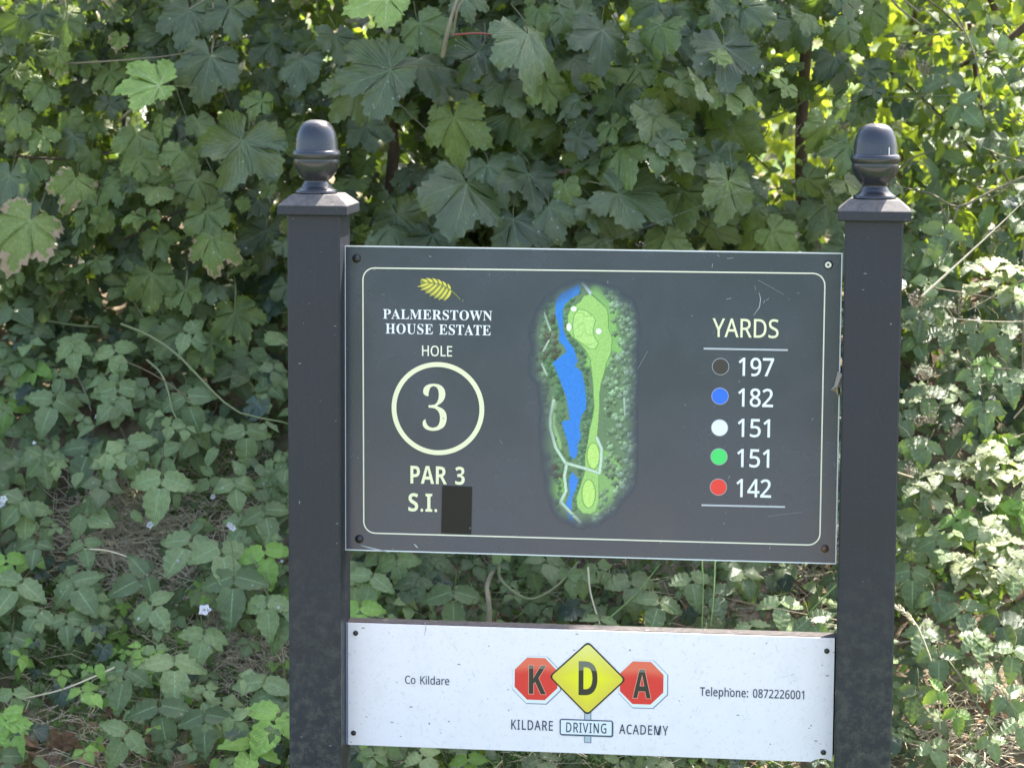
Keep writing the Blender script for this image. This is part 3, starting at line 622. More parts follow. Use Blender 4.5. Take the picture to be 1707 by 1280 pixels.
up = [(x + 2, y - 4) for x, y in mid]; dn = [(x - 3, y + 4) for x, y in mid][::-1]
flat('emblem_stem', [pl([c1(*p) for p in up + dn])], M['gold_dark'], panel, .0012)
fan = [(690, 330), (745, 318), (800, 322), (870, 345), (925, 372), (946, 412), (930, 470), (885, 490), (835, 480), (760, 440), (700, 395)]
flat('emblem_shade', [pl([c1(*p) for p in fan])], M['gold_dark'], panel, .0006)['label'] = 'olive ground behind the emblem leaflets'

# yardage list
text('YARDS', 'r', 1187.8, 1297.5, (561.5, 563), 30.5, M['cream'], panel, fat=.0003, label='pale yellow lettering at the top of the list')
def bar(a, b, w, mat, label):
    flat('rule_line', [pl([(a[0], a[1] - w / 2), (b[0], b[1] - w / 2), (b[0], b[1] + w / 2), (a[0], a[1] + w / 2)])], mat, panel, .0008, label)
bar((1173.1, 581), (1313.3, 583.5), 2.9, M['rule'], 'thin pale line above the distances')
bar((1169.5, 841.6), (1308.6, 844.6), 2.9, M['rule'], 'thin pale line below the distances')
rows = [('197', 1231.7, 1289.4, (626, 626.5), 1201.2, 611, 'dot_black', 'brown'), ('182', 1230.8, 1288.2, (677, 678), 1200.3, 660.2, 'dot_blue', 'blue'),
        ('151', 1230.1, 1282.9, (727.4, 728.4), 1199.6, 712.8, 'dot_white', 'white'), ('151', 1229.1, 1281.7, (777.8, 778.6), 1198.6, 761, 'dot_green', 'green'),
        ('142', 1227.9, 1284.8, (827.8, 828.6), 1197.6, 811.6, 'dot_red', 'red')]
for s, xa, xb, bl, cx, cy, mk, cn in rows:
    text(s, 'r', xa, xb, bl, 29.3, M['white'], panel, fat=.00055, label='white distance figures beside the %s dot' % cn)
    flat('dot_rim', [circle(cx, cy, 14.4)], M['dot_rim'], panel, .0006)
    flat('dot', [circle(cx, cy, 13.3)], M[mk], panel, .0010, 'round %s dot' % cn)


def dome(name, px, py, r, mat, parent, label=None, h=.5, hole=False):
    x, z = at_panel(px, py)
    rr = r / 940.0
    prof = [(0, 1.0), (.25, .97), (.5, .85), (.8, .55), (1.0, 0.02)]
    V, F = [], []
    n = 16
    for k, (d, q) in enumerate(prof):
        for i in range(n):
            a = 2 * math.pi * i / n
            V.append((x + rr * q * math.cos(a), PY - .0008 - d * h * rr, z + rr * q * math.sin(a)))
    for k in range(4):
        for i in range(n):
            j = (i + 1) % n
            F.append((k * n + i, k * n + j, (k + 1) * n + j, (k + 1) * n + i))
    F.append(tuple(4 * n + i for i in range(n)))
    o = link(name, pydata(name, V, F, True), parent, mat)
    if label: o['label'] = label
    return o


dome('bolt', 594.5, 431, 7.2, M['bolt'], panel, 'dark bolt in the upper left corner', .9)
dome('bolt', 1380.7, 441.5, 7.5, M['bolt'], panel, 'bolt with a bright washer in the upper right corner', .4)
flat('washer', [circle(1380.7, 441.3, 5.4), circle(1380.7, 441.3, 2.0)], M['washer'], panel, .0052)
dome('bolt', 599, 898, 7.2, M['bolt'], panel, 'dark bolt in the lower left corner', .9)
dome('bolt', 1375, 914.3, 6.6, M['bolt_brown'], panel, 'rusty brown bolt in the lower right corner', .9)

# scratches and bird lime on the board, as short thin smears
def smear(path, w, parent, mat=None):
    P = [np.array(at_panel(*p)) for p in path]
    L, Rr = [], []
    for i, p in enumerate(P):
        d = P[min(i + 1, len(P) - 1)] - P[max(i - 1, 0)]
        n = np.array([-d[1], d[0]]) / (np.linalg.norm(d) + 1e-9)
        ww = w / 940 / 2 * (1 if 0 < i < len(P) - 1 else .3)
        L.append(tuple(p + n * ww)); Rr.append(tuple(p - n * ww))
    return L + Rr[::-1]
scr = [([(1265, 487), (1268, 498), (1266, 512), (1256, 526)], 1.4), ([(1258, 476), (1260, 484)], 1.2), ([(1211, 499), (1219, 497)], 2.2), ([(1273, 506), (1275, 500)], 2), ([(1277, 501), (1282, 497)], 2),
       ([(1212, 431), (1222, 430)], 2), ([(1187, 446), (1188, 440)], 2), ([(1196, 424), (1199, 428)], 1.6), ([(1264, 467), (1307, 491)], 1.0), ([(601, 908), (614, 912), (632, 916), (650, 920)], 2.2),
       ([(690, 906), (694, 910), (697, 913)], 3.0), ([(1063, 615), (1080, 585)], 1.2), ([(1280, 860), (1338, 853)], 1.0), ([(1214, 797), (1217, 793)], 2), ([(1283, 915), (1284, 910)], 1.6), ([(1232, 634), (1233, 638)], 1.6),
       ([(1152, 528), (1155, 525)], 1.4), ([(1353, 700), (1356, 697)], 1.6), ([(636, 492), (641, 490)], 1.2), ([(715, 427), (719, 428)], 2), ([(1390, 770), (1392, 778)], 1.5), ([(833, 733), (838, 740)], 1.0), ([(1100, 905), (1104, 902)], 1.4)]
flat('scratch_marks', [smear(a, w, panel) for a, w in scr], M['dot_rim'], panel, .0011)['kind'] = 'stuff'

# ---- course map: artwork stored as colours on a fine grid of the print
def course_map():
    GX0, GX1, GY0, GY1, ST = 866.0, 1084.0, 460.0, 886.0, 1.15
    nx, ny = int((GX1 - GX0) / ST), int((GY1 - GY0) / ST)
    X, Y = np.meshgrid(GX0 + np.arange(nx) * ST, GY0 + np.arange(ny) * ST)
    A = lambda pts: [(860 + x / 5.565, 450 + y / 5.565) for x, y in pts]
    Bq = lambda pts: [(860 + x / 5.565, 660 + y / 5.565) for x, y in pts]

    def inside(poly):
        r = np.zeros(X.shape, bool)
        n = len(poly)
        for i in range(n):
            xa, ya = poly[i]; xb, yb = poly[(i + 1) % n]
            c = (ya > Y) != (yb > Y)
            with np.errstate(divide='ignore', invalid='ignore'):
                t = X < (xb - xa) * (Y - ya) / (yb - ya + 1e-12) + xa
            r ^= c & t
        return r

    def dist(path, closed=False):
        dmin = np.full(X.shape, 1e9)
        n = len(path)
        for i in range(n if closed else n - 1):
            xa, ya = path[i]; xb, yb = path[(i + 1) % n]
            dx, dy = xb - xa, yb - ya
            t = np.clip(((X - xa) * dx + (Y - ya) * dy) / (dx * dx + dy * dy + 1e-9), 0, 1)
            dmin = np.minimum(dmin, np.hypot(X - xa - t * dx, Y - ya - t * dy))
        return dmin

    def sm(a, b, v):
        t = np.clip((v - a) / (b - a), 0, 1); return t * t * (3 - 2 * t)
    rs = np.random.RandomState(5)
    C = np.zeros(X.shape + (3,))
    def paint(mask, col):
        if mask.dtype == bool: mask = mask.astype(float)
        C[:] = C * (1 - mask[..., None]) + np.array(col, float) * mask[..., None]
    def fill(poly, col, soft=.8):
        i = inside(poly); d = dist(poly, True)
        paint(np.where(i, sm(-soft, soft, d), sm(-soft, soft, -d)), col)
    def line(path, w, col, closed=False):
        paint(1 - sm(w / 2 - .4, w / 2 + .5, dist(path, closed)), col)
    noise = rs.rand(*X.shape)
    C[:] = (98, 122, 90)
    fill(A([(700, 130), (850, 150), (960, 300), (920, 480), (1000, 760), (840, 900), (640, 900)]), (128, 172, 98), 3)
    fill(Bq([(800, 500), (900, 520), (1000, 700), (900, 1000), (700, 1130), (760, 700)]), (128, 165, 100), 3)
    fill(Bq([(300, 740), (440, 750), (460, 960), (380, 1060), (300, 900)]), (122, 168, 86), 3)
    fill(Bq([(340, 0), (380, 30), (360, 260), (420, 430), (430, 560), (340, 300)]), (140, 172, 115), 2)
    # belts of bushes along the water
    def bushes(n, region, r0, r1, light, dark, bark=.15):
        for _ in range(n):
            for _t in range(60):
                x, y = rs.uniform(GX0, GX1), rs.uniform(GY0, GY1)
                if region(x, y): break
            else: continue
            r = rs.uniform(r0, r1)
            ax, ay = X - x, Y - y
            a = np.arctan2(ay, ax)
            rr = r * (1 + .18 * np.sin(5 * a + x) + .12 * np.sin(9 * a + y))
            q = np.hypot(ax, ay) / rr
            m = 1 - sm(.8, 1.05, q)
            sh = np.clip(.55 - (ax * .5 + ay * .9) / r * .55, 0, 1)
            k = rs.uniform(.8, 1.15)
            col = (np.array(dark) * (1 - sh[..., None]) + np.array(light) * sh[..., None]) * k
            rim = np.exp(-((q - .92) / .12) ** 2) * .6
            col = col * (1 - rim[..., None]) + np.array((52, 66, 48)) * rim[..., None]
            C[:] = C * (1 - m[..., None]) + col * m[..., None]
    def xr(lo, hi):
        return lambda x, y: lo(y) < x < hi(y)
    I = lambda pts: (lambda y: float(np.interp(y, [p[1] for p in pts], [p[0] for p in pts])))
    wl = [(925, 480), (924, 520), (934, 560), (930, 590), (922, 605), (938, 650), (942, 700), (950, 760), (948, 800), (945, 850)]
    wr = [(966, 480), (940, 510), (942, 560), (960, 590), (972, 620), (978, 665), (968, 700), (963, 750), (962, 800), (955, 860)]
    fw_l = [(970, 480), (948, 520), (950, 560), (975, 590), (985, 640), (988, 680), (980, 740), (968, 800), (960, 860)]
    fw_r = [(1000, 480), (1014, 520), (1020, 570), (1012, 610), (1000, 650), (998, 700), (1004, 760), (998, 820), (985, 870)]
    bushes(150, xr(lambda y: 905 if y < 640 else 925, I(wl)), 3, 5.5, (100, 138, 98), (50, 78, 55))
    bushes(190, xr(I(wr), I(fw_l)), 2.5, 4.5, (104, 142, 108), (52, 80, 60))
    bushes(230, xr(lambda y: I(fw_r)(y) + 5, lambda y: 1062), 3.5, 7.5, (162, 190, 150), (60, 80, 58))
    bushes(90, xr(lambda y: 1028, lambda y: 1068), 3.5, 6.5, (160, 180, 160), (70, 88, 70))
    bushes(75, xr(lambda y: 878, lambda y: 912), 4, 8, (135, 160, 125), (58, 72, 55))
    bushes(25, lambda x, y: 880 < x < 935 and (500 < y < 600), 4, 7, (110, 128, 105), (60, 50, 45))
    bushes(40, lambda x, y: 960 < x < 1060 and (835 < y < 885) and (y - 835) > (1060 - x) * .35, 4, 7, (160, 182, 155), (95, 115, 92))
    bushes(16, lambda x, y: 908 < x < 942 and 775 < y < 795, 4, 6, (95, 100, 80), (55, 45, 38))
    # water, fairway, green
    fill(A([(600, 130), (590, 220), (520, 260), (450, 320), (435, 380), (440, 560), (480, 650), (540, 730), (575, 850), (545, 890), (610, 940), (640, 1080), (655, 1210), (650, 1290)]) +
         Bq([(610, 180), (590, 280), (605, 380), (570, 460), (575, 530), (540, 590), (500, 550), (480, 430), (440, 300), (425, 235), (500, 220), (490, 150), (465, 0)]) +
         A([(440, 1110), (400, 1000), (340, 860), (380, 830), (465, 760), (450, 710), (400, 660), (405, 560), (365, 400), (370, 290), (400, 230), (480, 180), (560, 140)]), (46, 120, 205))
    fill(Bq([(520, 700), (580, 770), (560, 850), (520, 950), (515, 1060), (540, 1200), (500, 1180), (460, 1010), (500, 900), (490, 780)]), (50, 122, 208))
    fwp = A([(690, 220), (760, 280), (840, 350), (860, 430), (860, 540), (895, 640), (880, 780), (840, 860), (820, 960), (790, 1050), (775, 1150), (775, 1270)]) + \
        Bq([(770, 200), (755, 370), (745, 400), (800, 480), (805, 600), (770, 720), (770, 980), (740, 1070), (690, 1095), (620, 1085), (570, 1030), (560, 940), (600, 830), (640, 700), (640, 560), (665, 440), (680, 330), (710, 200), (725, 100)]) + \
        A([(715, 1060), (690, 830), (650, 750), (600, 690), (520, 620), (480, 560), (480, 420), (510, 360), (600, 290), (630, 240)])
    fill(fwp, (152, 190, 108)); line(fwp, 1.0, (88, 128, 74), True)
    gp = A([(580, 365), (650, 375), (720, 430), (740, 470), (715, 560), (730, 620), (765, 680), (740, 730), (690, 735), (610, 680), (540, 630), (525, 520), (540, 420)])
    fill(gp, (172, 206, 124)); line(gp, 1.0, (90, 128, 78), True)
    for pth in ([(570, 400), (620, 395), (640, 430), (720, 425)], [(570, 540), (600, 500), (625, 490)], [(560, 620), (610, 610), (630, 575)], [(640, 560), (660, 600), (720, 605)], [(620, 680), (690, 695), (720, 680)]):
        line(A(pth), 1.6, (146, 186, 100))
    def ell(cx, cy, rx, ry, f, n=28): return f([(cx + rx * math.cos(2 * math.pi * i / n), cy + ry * math.sin(2 * math.pi * i / n)) for i in range(n)])
    for cx, cy, rx, ry in ((537, 362, 28, 26), (493, 530, 23, 38), (768, 568, 28, 29)):
        fill(ell(cx, cy, rx, ry, A), (232, 242, 214)); line(ell(cx, cy, rx + 3, ry + 3, A), .9, (120, 165, 90), True)
    for cx, cy, rx, ry in ((718, 555, 58, 122), (675, 905, 63, 132)):
        e_ = ell(cx, cy, rx, ry, Bq); fill(e_, (180, 212, 116)); line(e_, 1.1, (84, 124, 70), True)
    pc = (186, 204, 184)
    for pth, w in (([(350, 40), (320, 180), (320, 300), (370, 480), (460, 620), (640, 670), (775, 715), (790, 600), (795, 490), (750, 388)], 4.3),
                   ([(470, 640), (450, 740), (465, 880), (415, 980), (480, 1050), (595, 1168)], 4.4)):
        line(Bq(pth), w + 1.4, (110, 130, 104)); line(Bq(pth), w, pc)
    line(A([(620, 120), (692, 215)]), 5.0, (190, 200, 205))
    line(A([(700, 220), (760, 270), (835, 345)]), 1, (90, 120, 80))
    line(A([(265, 400), (290, 480), (320, 560)]), 2.8, (170, 185, 168)); line(A([(305, 655), (255, 750)]), 3, (170, 185, 168)); line(A([(240, 870), (285, 970)]), 2.8, (170, 185, 168))
    line(Bq([(1005, 20), (1010, 170)]), 2.6, (176, 190, 176))
    line(Bq([(360, 1100), (880, 1108)]), .9, (90, 110, 95))
    bushes(14, lambda x, y: 905 < x < 916 and (545 < y < 565 or 595 < y < 607), 3, 5, (105, 125, 95), (60, 52, 45))
    C[:] = C * (1 + (noise[..., None] - .5) * .14)
    # soft outline of the whole map
    out = A([(600, 105), (760, 120), (930, 190), (1080, 290), (1140, 480), (1130, 640), (1110, 800), (1130, 960), (1110, 1270)]) + \
        Bq([(1110, 300), (1120, 520), (1100, 800), (1000, 960), (880, 1090), (760, 1190), (600, 1215), (450, 1170), (345, 1060), (300, 900), (280, 700), (250, 500), (240, 300)]) + \
        A([(240, 1240), (200, 1050), (130, 960), (150, 740), (140, 520), (220, 360), (300, 240), (400, 190), (500, 130)])
    i = inside(out); d = dist(out, True) * np.where(i, 1, -1)
    wob = 2.5 * np.sin(X * .21) + 2.5 * np.sin(Y * .17 + 1)
    cover = sm(-4, 27, d + wob * .5)
    hf = np.sin(X * 2.3 + np.sin(Y * 1.1) * 2) * np.sin(Y * 2.1 + np.sin(X * .9) * 2)
    C[:] = C * (1 + hf[..., None] * .05)
    edge_ = np.clip(1 - d / 34.0, 0, 1)[..., None] * .12
    C[:] = C * (1 - edge_) + np.array((168, 180, 168)) * edge_
    L = np.clip(C * 1.03 + 4, 0, 250) / 255.0
    L = np.where(L <= .04045, L / 12.92, ((L + .055) / 1.055) ** 2.4)
    P = at_panel
    V = []
    for px, py in zip(X.ravel(), Y.ravel()):
        V.append(P(px, py))
    V = np.array(V)
    V = np.stack([V[:, 0], np.full(len(V), PY - .0006), V[:, 1]], 1)
    idx = np.arange(nx * ny).reshape(ny, nx)
    F = np.stack([idx[1:, :-1], idx[1:, 1:], idx[:-1, 1:], idx[:-1, :-1]], -1).reshape(-1, 4)
    cf = cover.ravel()[F].max(1)
    F = F[cf > .003]
    me = mesh_np('course_map', V, F, False)
    a = me.attributes.new('ink', 'FLOAT_COLOR', 'POINT')
    a.data.foreach_set('color', np.concatenate([L.reshape(-1, 3), np.ones((len(V), 1))], 1).astype(np.float32).ravel())
    a = me.attributes.new('cover', 'FLOAT', 'POINT')
    a.data.foreach_set('value', cover.ravel().astype(np.float32))
    link('course_map', me, panel, M['map'])['label'] = 'printed bird-view map of the golf hole with blue water'


course_map()

# ---- white advert board
x0, x1, zt, zb = -.4469, .4377, ZO - .1326 - .004, ZO - .3598
ob = pl([(577.5, 1037), (1392, 1063), (1389.5, 1271), (1357, 1268), (574, 1240)])
zl = (at_panel(577, 1038)[1] + at_panel(1392, 1063)[1]) / 2
zb = (at_panel(574, 1240)[1] + at_panel(1389, 1271)[1]) / 2
zt = zl
notch = [(x1 - .0375, zb), (x1 - .030, zb + .0045), (x1 - .020, zb + .007), (x1 - .010, zb + .006), (x1 - .002, zb + .002)]
outl = [(x0 + .0052, zb), *notch, (x1, zb + .003), (x1, zt), (x0 + .0052, zt)]
n = len(outl)
V = [(x, PY, z) for x, z in outl] + [(x, PY + .003, z) for x, z in outl]
F = [tuple(range(n)), tuple(range(2 * n - 1, n - 1, -1))] + [(i, n + i, n + (i + 1) % n, (i + 1) % n) for i in range(n)]
adv = link('advert_panel', pydata('advert_panel', V, F), sign, M['board'])
adv['label'] = 'white advertising board with red and yellow road-sign emblems'
V, F = chamfer_box(-.446, -.4425, PY + .0004, PY + .006, zb, zt, .0006)
link('edge_strip', pydata('edge_strip', V, F), adv, M['shade_print'])['label'] = 'thin grey strip at the left edge'
V, F = chamfer_box(-.4455, .4405, PY + .0035, PY + .042, zb + .012, zt + .0012, .002)
link('batten', pydata('batten', V, F), adv, M['batten'])['label'] = 'dark timber behind the white board'

text('Co Kildare', 'r', 675.4, 748.9, (1138.9, 1141), 13.2, M['navy'], adv, fat=.0001, label='small navy lettering left of the emblems')
text('Telephone: 0872226001', 'r', 1166.9, 1340.3, (1159.4, 1164.2), 14, M['navy'], adv, fat=.0002, track=14, label='navy telephone lettering right of the emblems')
text('KILDARE', 'r', 852.4, 921.5, (1215, 1216.8), 16, M['navy'], adv, fat=.0002, track=60, label='navy capitals left of the framed word')
text('DRIVING', 'r', 944, 1010.7, (1219.7, 1221), 16, M['navy'], adv, fat=.0002, track=60, layer=.0014, label='navy capitals inside the small frame')
text('ACADEMY', 'r', 1032.3, 1113.5, (1222, 1225), 15.6, M['navy'], adv, fat=.0002, track=60, label='navy capitals right of the framed word')
# pole and plate of the emblem
pole = pl([(973.5, 1180), (985.8, 1180), (985.8, 1238.2), (973.5, 1237.4)])
flat('emblem_pole', [pole], M['shade_print'], adv, .0004)
flat('emblem_pole', [pl([(975.2, 1180), (984, 1180), (984, 1236.4), (975.2, 1235.8)])], M['pole_print'], adv, .0006)
bx = pl([(933.4, 1197), (1021.8, 1200.3), (1021.4, 1227.4), (933, 1224)])
xs = [p[0] for p in bx]; bxr = [(min(xs), (bx[0][1] + bx[1][1]) / 2), (max(xs), (bx[0][1] + bx[1][1]) / 2), (max(xs), (bx[2][1] + bx[3][1]) / 2), (min(xs), (bx[2][1] + bx[3][1]) / 2)]
flat('word_plate', [rrect([(p[0] + .001, p[1] - .0012) for p in bxr], .004)], M['shade_print'], adv, .0007)
flat('word_plate', [rrect(bxr, .004)], M['navy'], adv, .0009)
flat('word_plate', [rrect(bxr, .004, .0021)], M['white_clean'], adv, .0011)


def octagon(px, py, r, dx=0, dy=0):
    x, z = at_panel(px, py)
    rr = r / 940 / math.cos(math.pi / 8)
    return [(x + dx + rr * math.cos(math.pi / 8 + k * math.pi / 4), z + dy + rr * math.sin(math.pi / 8 + k * math.pi / 4)) for k in range(8)]


def ink_poly(name, loop, colf, parent, layer, rings=7, label=None):
    """Printed shape with a colour that varies over it: rings of vertices from the middle to the outline."""
    L = []
    m = len(loop)
    for i in range(m):
        a, b = np.array(loop[i]), np.array(loop[(i + 1) % m])
        for k in range(4): L.append(a + (b - a) * k / 4)
    L = np.array(L); c = L.mean(0); m = len(L)
    V = [c]; 
    for k in range(1, rings + 1): V += list(c + (L - c) * k / rings)
    V = np.array(V)
    F = [(0, 1 + i, 1 + (i + 1) % m, 0) for i in range(m)]
    me = bpy.data.meshes.new(name)
    FF = [(0, 1 + i, 1 + (i + 1) % m) for i in range(m)]
    for k in range(rings - 1):
        o1, o2 = 1 + k * m, 1 + (k + 1) * m
        FF += [(o1 + i, o2 + i, o2 + (i + 1) % m, o1 + (i + 1) % m) for i in range(m)]
    me.from_pydata([(x, PY - layer, z) for x, z in V], [], FF)
    a = me.attributes.new('ink', 'FLOAT_COLOR', 'POINT')
    h = L[:, 1].max() - L[:, 1].min(); w = L[:, 0].max() - L[:, 0].min()
    cols = []
    for x, z in V: cols += list(lin(*colf((x - c[0]) / w * 2, (z - c[1]) / h * 2)))
    a.data.foreach_set('color', np.array(cols, np.float32))
    o = link(name, me, parent, M['ink_grad'])
    if label: o['label'] = label
    return o


def mixc(a, b, t):
    t = max(0, min(1, t)); return tuple(p + (q - p) * t for p, q in zip(a, b))


for px, py, r, lab in ((893.6, 1130.8, 36.5, 'left'), (1069.7, 1137.6, 36.8, 'right')):
    dx = -.0006 if lab == 'left' else .0012
    flat('octagon_edge', [octagon(px, py, r + 5.2, dx + .0018, -.0026)], M['shade_print'], adv, .0003)
    flat('octagon_edge', [octagon(px, py, r + 4.2, dx + .0010, -.0018)], M['white_clean'], adv, .0005)
    ink_poly('octagon', octagon(px, py, r), lambda u, v: mixc((226, 60, 54), (236, 112, 88), max(0, (v - .15 - .1 * (1 - u * u)) * 6) * .35 + max(0, v - .2) * .7), adv, .0007, 12, 'red octagon on the %s of the yellow diamond' % lab)


def rdiamond(T, Rr, Bm, Lf, rad, inset=0):
    c = [np.array(at_panel(*p)) for p in (T, Rr, Bm, Lf)]
    cen = sum(c) / 4
    c = [cen + (p - cen) * (1 - inset / np.linalg.norm(p - cen)) for p in c]
    out = []
    for i in range(4):
        p, a, b = c[i], c[i - 1], c[(i + 1) % 4]
        u = (a - p) / np.linalg.norm(a - p); v = (b - p) / np.linalg.norm(b - p)
        s, e_ = p + u * rad, p + v * rad
        for k in range(5):
            t = k / 4
            out.append(tuple(s * (1 - t) ** 2 + 2 * p * t * (1 - t) + e_ * t * t))
    return out


D4 = ((980.4, 1068.2), (1044, 1132.3), (979, 1192), (915, 1126.8))
flat('diamond_edge', [rdiamond(*D4, .008)], M['ink'], adv, .0010)
def yel(u, v):
    c = mixc((243, 236, 40), (226, 205, 72), (abs(u) + abs(v)) ** 1.4)
    c = mixc(c, (236, 226, 130), max(0, (v - .1) * 1.3))
    return c
ink_poly('diamond', rdiamond(*D4, .0075, .0038), yel, adv, .0013, 10, 'yellow diamond in the middle')


def two_tone():
    t = NT('letter_two_tone')
    g = t.n('SeparateXYZ'); t.l(t.pos(), g.inputs[0])
    zs = at_panel(980, 1117)[1]
    f = t.math('GREATER_THAN', g.outputs[2], t.math('ADD', t.math('MULTIPLY', g.outputs[0], -0.0), zs))
    t.set(Base_Color=t.mix(f, (.03, .028, .022, 1), (.17, .17, .14, 1)), Roughness=.4)
    return t.m


M['two_tone'] = two_tone()
halo = flat_mat('letter_halo', (.85, .35, .28, 1))
text('K', 'b', 881.6, 909.9, (1156, 1156), 47.5, halo, adv, fat=.0011, layer=.0009, name='letter_outline')
text('K', 'b', 881.6, 909.9, (1156, 1156), 47.5, M['two_tone'], adv, layer=.0011, label='black letter on the left octagon')
text('A', 'b', 1055.2, 1084.7, (1162.8, 1162.8), 47.5, halo, adv, fat=.0011, layer=.0009, name='letter_outline')
text('A', 'b', 1055.2, 1084.7, (1162.8, 1162.8), 47.5, M['two_tone'], adv, layer=.0011, label='black letter on the right octagon')
text('D', 'b', 964.4, 995.8, (1158, 1158), 56.5, M['two_tone'], adv, layer=.0016, label='black letter on the yellow diamond')
for px, py in ((593, 1054.8), (589.5, 1221), (1378.2, 1084.6), (1372.5, 1253.4)):
    dome('screw', px, py, 4.6, M['bolt'], adv, None, .5)
scr = [([(709, 1036), (710, 1047), (707, 1060)], 1.3), ([(714, 1057), (722, 1058)], 1.2), ([(755, 1071), (763, 1085)], 1.3), ([(788, 1120), (791, 1127)], 2.2), ([(702, 1204), (704, 1226)], 1.2), ([(815, 1249), (817, 1238)], 1),
       ([(1276, 1070), (1278, 1074)], 3), ([(1293, 1074), (1297, 1088)], 1.5), ([(1304, 1128), (1321, 1125)], 1.0), ([(1319, 1125), (1324, 1122)], 3), ([(1322, 1133), (1328, 1135)], 1.6), ([(1136, 1082), (1144, 1092)], 1.3),
       ([(1161, 1185), (1164, 1176)], 1.2), ([(1180, 1222), (1187, 1216)], 1.2), ([(693, 1052), (700, 1056)], 1.0), ([(898, 1086), (899, 1092)], 1.4), ([(1378, 1243), (1377, 1238)], 1.6), ([(1379, 1180), (1380, 1184)], 1.6), ([(716, 1193), (717, 1188)], 1.6)]
flat('scratch_marks', [smear(a, w, adv) for a, w in scr], M['dot_rim'], adv, .0012)['kind'] = 'stuff'

# pale scrap of dead leaf / cocoon caught at the panel's right edge
def scrap():
    P = [(1396.5, 618), (1391, 640), (1385, 648), (1393, 652), (1398, 660), (1401, 652), (1400, 640), (1406, 646), (1408, 634), (1404, 622)]
    V = []
    for i, (px, py) in enumerate(P):
        x, z = at_panel(px, py)
        V.append((x, PY - .006 - .012 * ((i * 7) % 5) / 5, z))
    c = at_panel(1396, 642); V.append((c[0], PY - .022, c[1])); V.append((c[0] + .003, PY - .001, c[1] - .002))
    F = [(i, (i + 1) % 10, 10) for i in range(10)] + [((i + 1) % 10, i, 11) for i in range(10)]
    t = NT('papery'); t.set(Base_Color=t.mix(t.noise(t.pos(), 300, 3), (.42, .36, .29, 1), (.22, .18, .14, 1)), Roughness=.8)
    o = link('leaf_scrap', pydata('leaf_scrap', V, F), None, t.m)
    tag(o, "crumpled pale brown scrap caught between the map board's right edge and the right post", 'dead leaf')


scrap()

x, z = at_panel(1487, 253)
V, F = [], []
for k in range(9):                                                    # white dribble on the right finial
    zz = 1.4385 - k * .0028; rr = .0395 if k < 7 else .0415
    for w in (-1, 1):
        a = -.62 + w * (.022 + .03 * (k > 6))
        V.append((.491 + rr * math.sin(-a) * 1.0, .05 - rr * math.cos(a), zz))
for k in range(8): F.append((2 * k, 2 * k + 1, 2 * k + 3, 2 * k + 2))
o_ = link('bird_dropping', pydata('bird_dropping', V, F), COL.objects['post.001'], M['white'])


# ------------------------------------------------------------------ ground
def bank(x, y):
    """Height of the ground: flat mown edge in front, a rough bank rising behind the sign, level beyond."""
    x = np.asarray(x, float); y = np.asarray(y, float)
    t = np.clip((y - .42) / 2.0, 0, 1)
    h = 1.0 * (t * t * (3 - 2 * t)) * .9
    k = np.clip((y - .42) / .6, 0, 1)
    h = h + .08 * np.clip(y - .42, 0, .8)
    b = .035 * np.sin(x * 3.1 + y * 2.0) + .025 * np.sin(x * 7.3 - y * 5.1 + 1) + .012 * np.sin(x * 17 + y * 13)
    return h + b * k


def axis(lo, hi, fine_lo, fine_hi, step, grow=1.35):
    a = list(np.arange(fine_lo, fine_hi, step))
    s = step; v = fine_hi
    while v < hi: a.append(v); s *= grow; v += s
    a.append(hi)
    s = step; v = fine_lo; pre = []
    while v > lo: s *= grow; v -= s; pre.append(max(v, lo))
    return np.array(sorted(set(np.round(pre[::-1] + a, 4))))


gx = axis(-900, 900, -2.2, 2.2, .035)
gy = axis(-900, 900, .0, 3.4, .035)
GXm, GYm = np.meshgrid(gx, gy)
GZ = bank(GXm, GYm) + .012 * NR.rand(*GXm.shape) * (GYm > .45) * (GYm < 4)
idx = np.arange(GXm.size).reshape(GXm.shape)
Fg = np.stack([idx[:-1, :-1], idx[:-1, 1:], idx[1:, 1:], idx[1:, :-1]], -1).reshape(-1, 4)


def ground_mat():
    t = NT('ground_soil_and_turf')
    p = t.pos()
    s = t.n('SeparateXYZ'); t.l(p, s.inputs[0])
    n = t.noise(p, 9, 5, .6)
    soil = t.mix(t.noise(p, 60, 5, .7), (.055, .038, .026, 1), (.22, .155, .105, 1))
    straw = t.mix(t.noise(t.mapping(p, (20, 90, 90), (.3, .2, .6)), 3, 4, .7), (.18, .14, .09, 1), (.46, .37, .25, 1))
    rough = t.mix(t.ramp(n, [(.42, 0.0), (.6, 1.0)]), soil, straw)
    turf = t.mix(t.noise(p, 25, 5, .7), (.055, .10, .025, 1), (.12, .17, .05, 1))
    f = t.math('LESS_THAN', t.math('ADD', s.outputs[1], t.math('MULTIPLY', n, .25)), .42)
    far = t.math('GREATER_THAN', s.outputs[1], 9.0)
    c = t.mix(t.math('MAXIMUM', f, far), rough, turf)
    t.set(Base_Color=c, Roughness=.95, Specular_IOR_Level=.15)
    t.bump(t.noise(p, 80, 5, .7), .8, .02)
    return t.m


M['ground'] = ground_mat()
g = link('ground', mesh_np('ground', np.stack([GXm.ravel(), GYm.ravel(), GZ.ravel()], 1), Fg, True), None, M['ground'])
g['kind'] = 'structure'

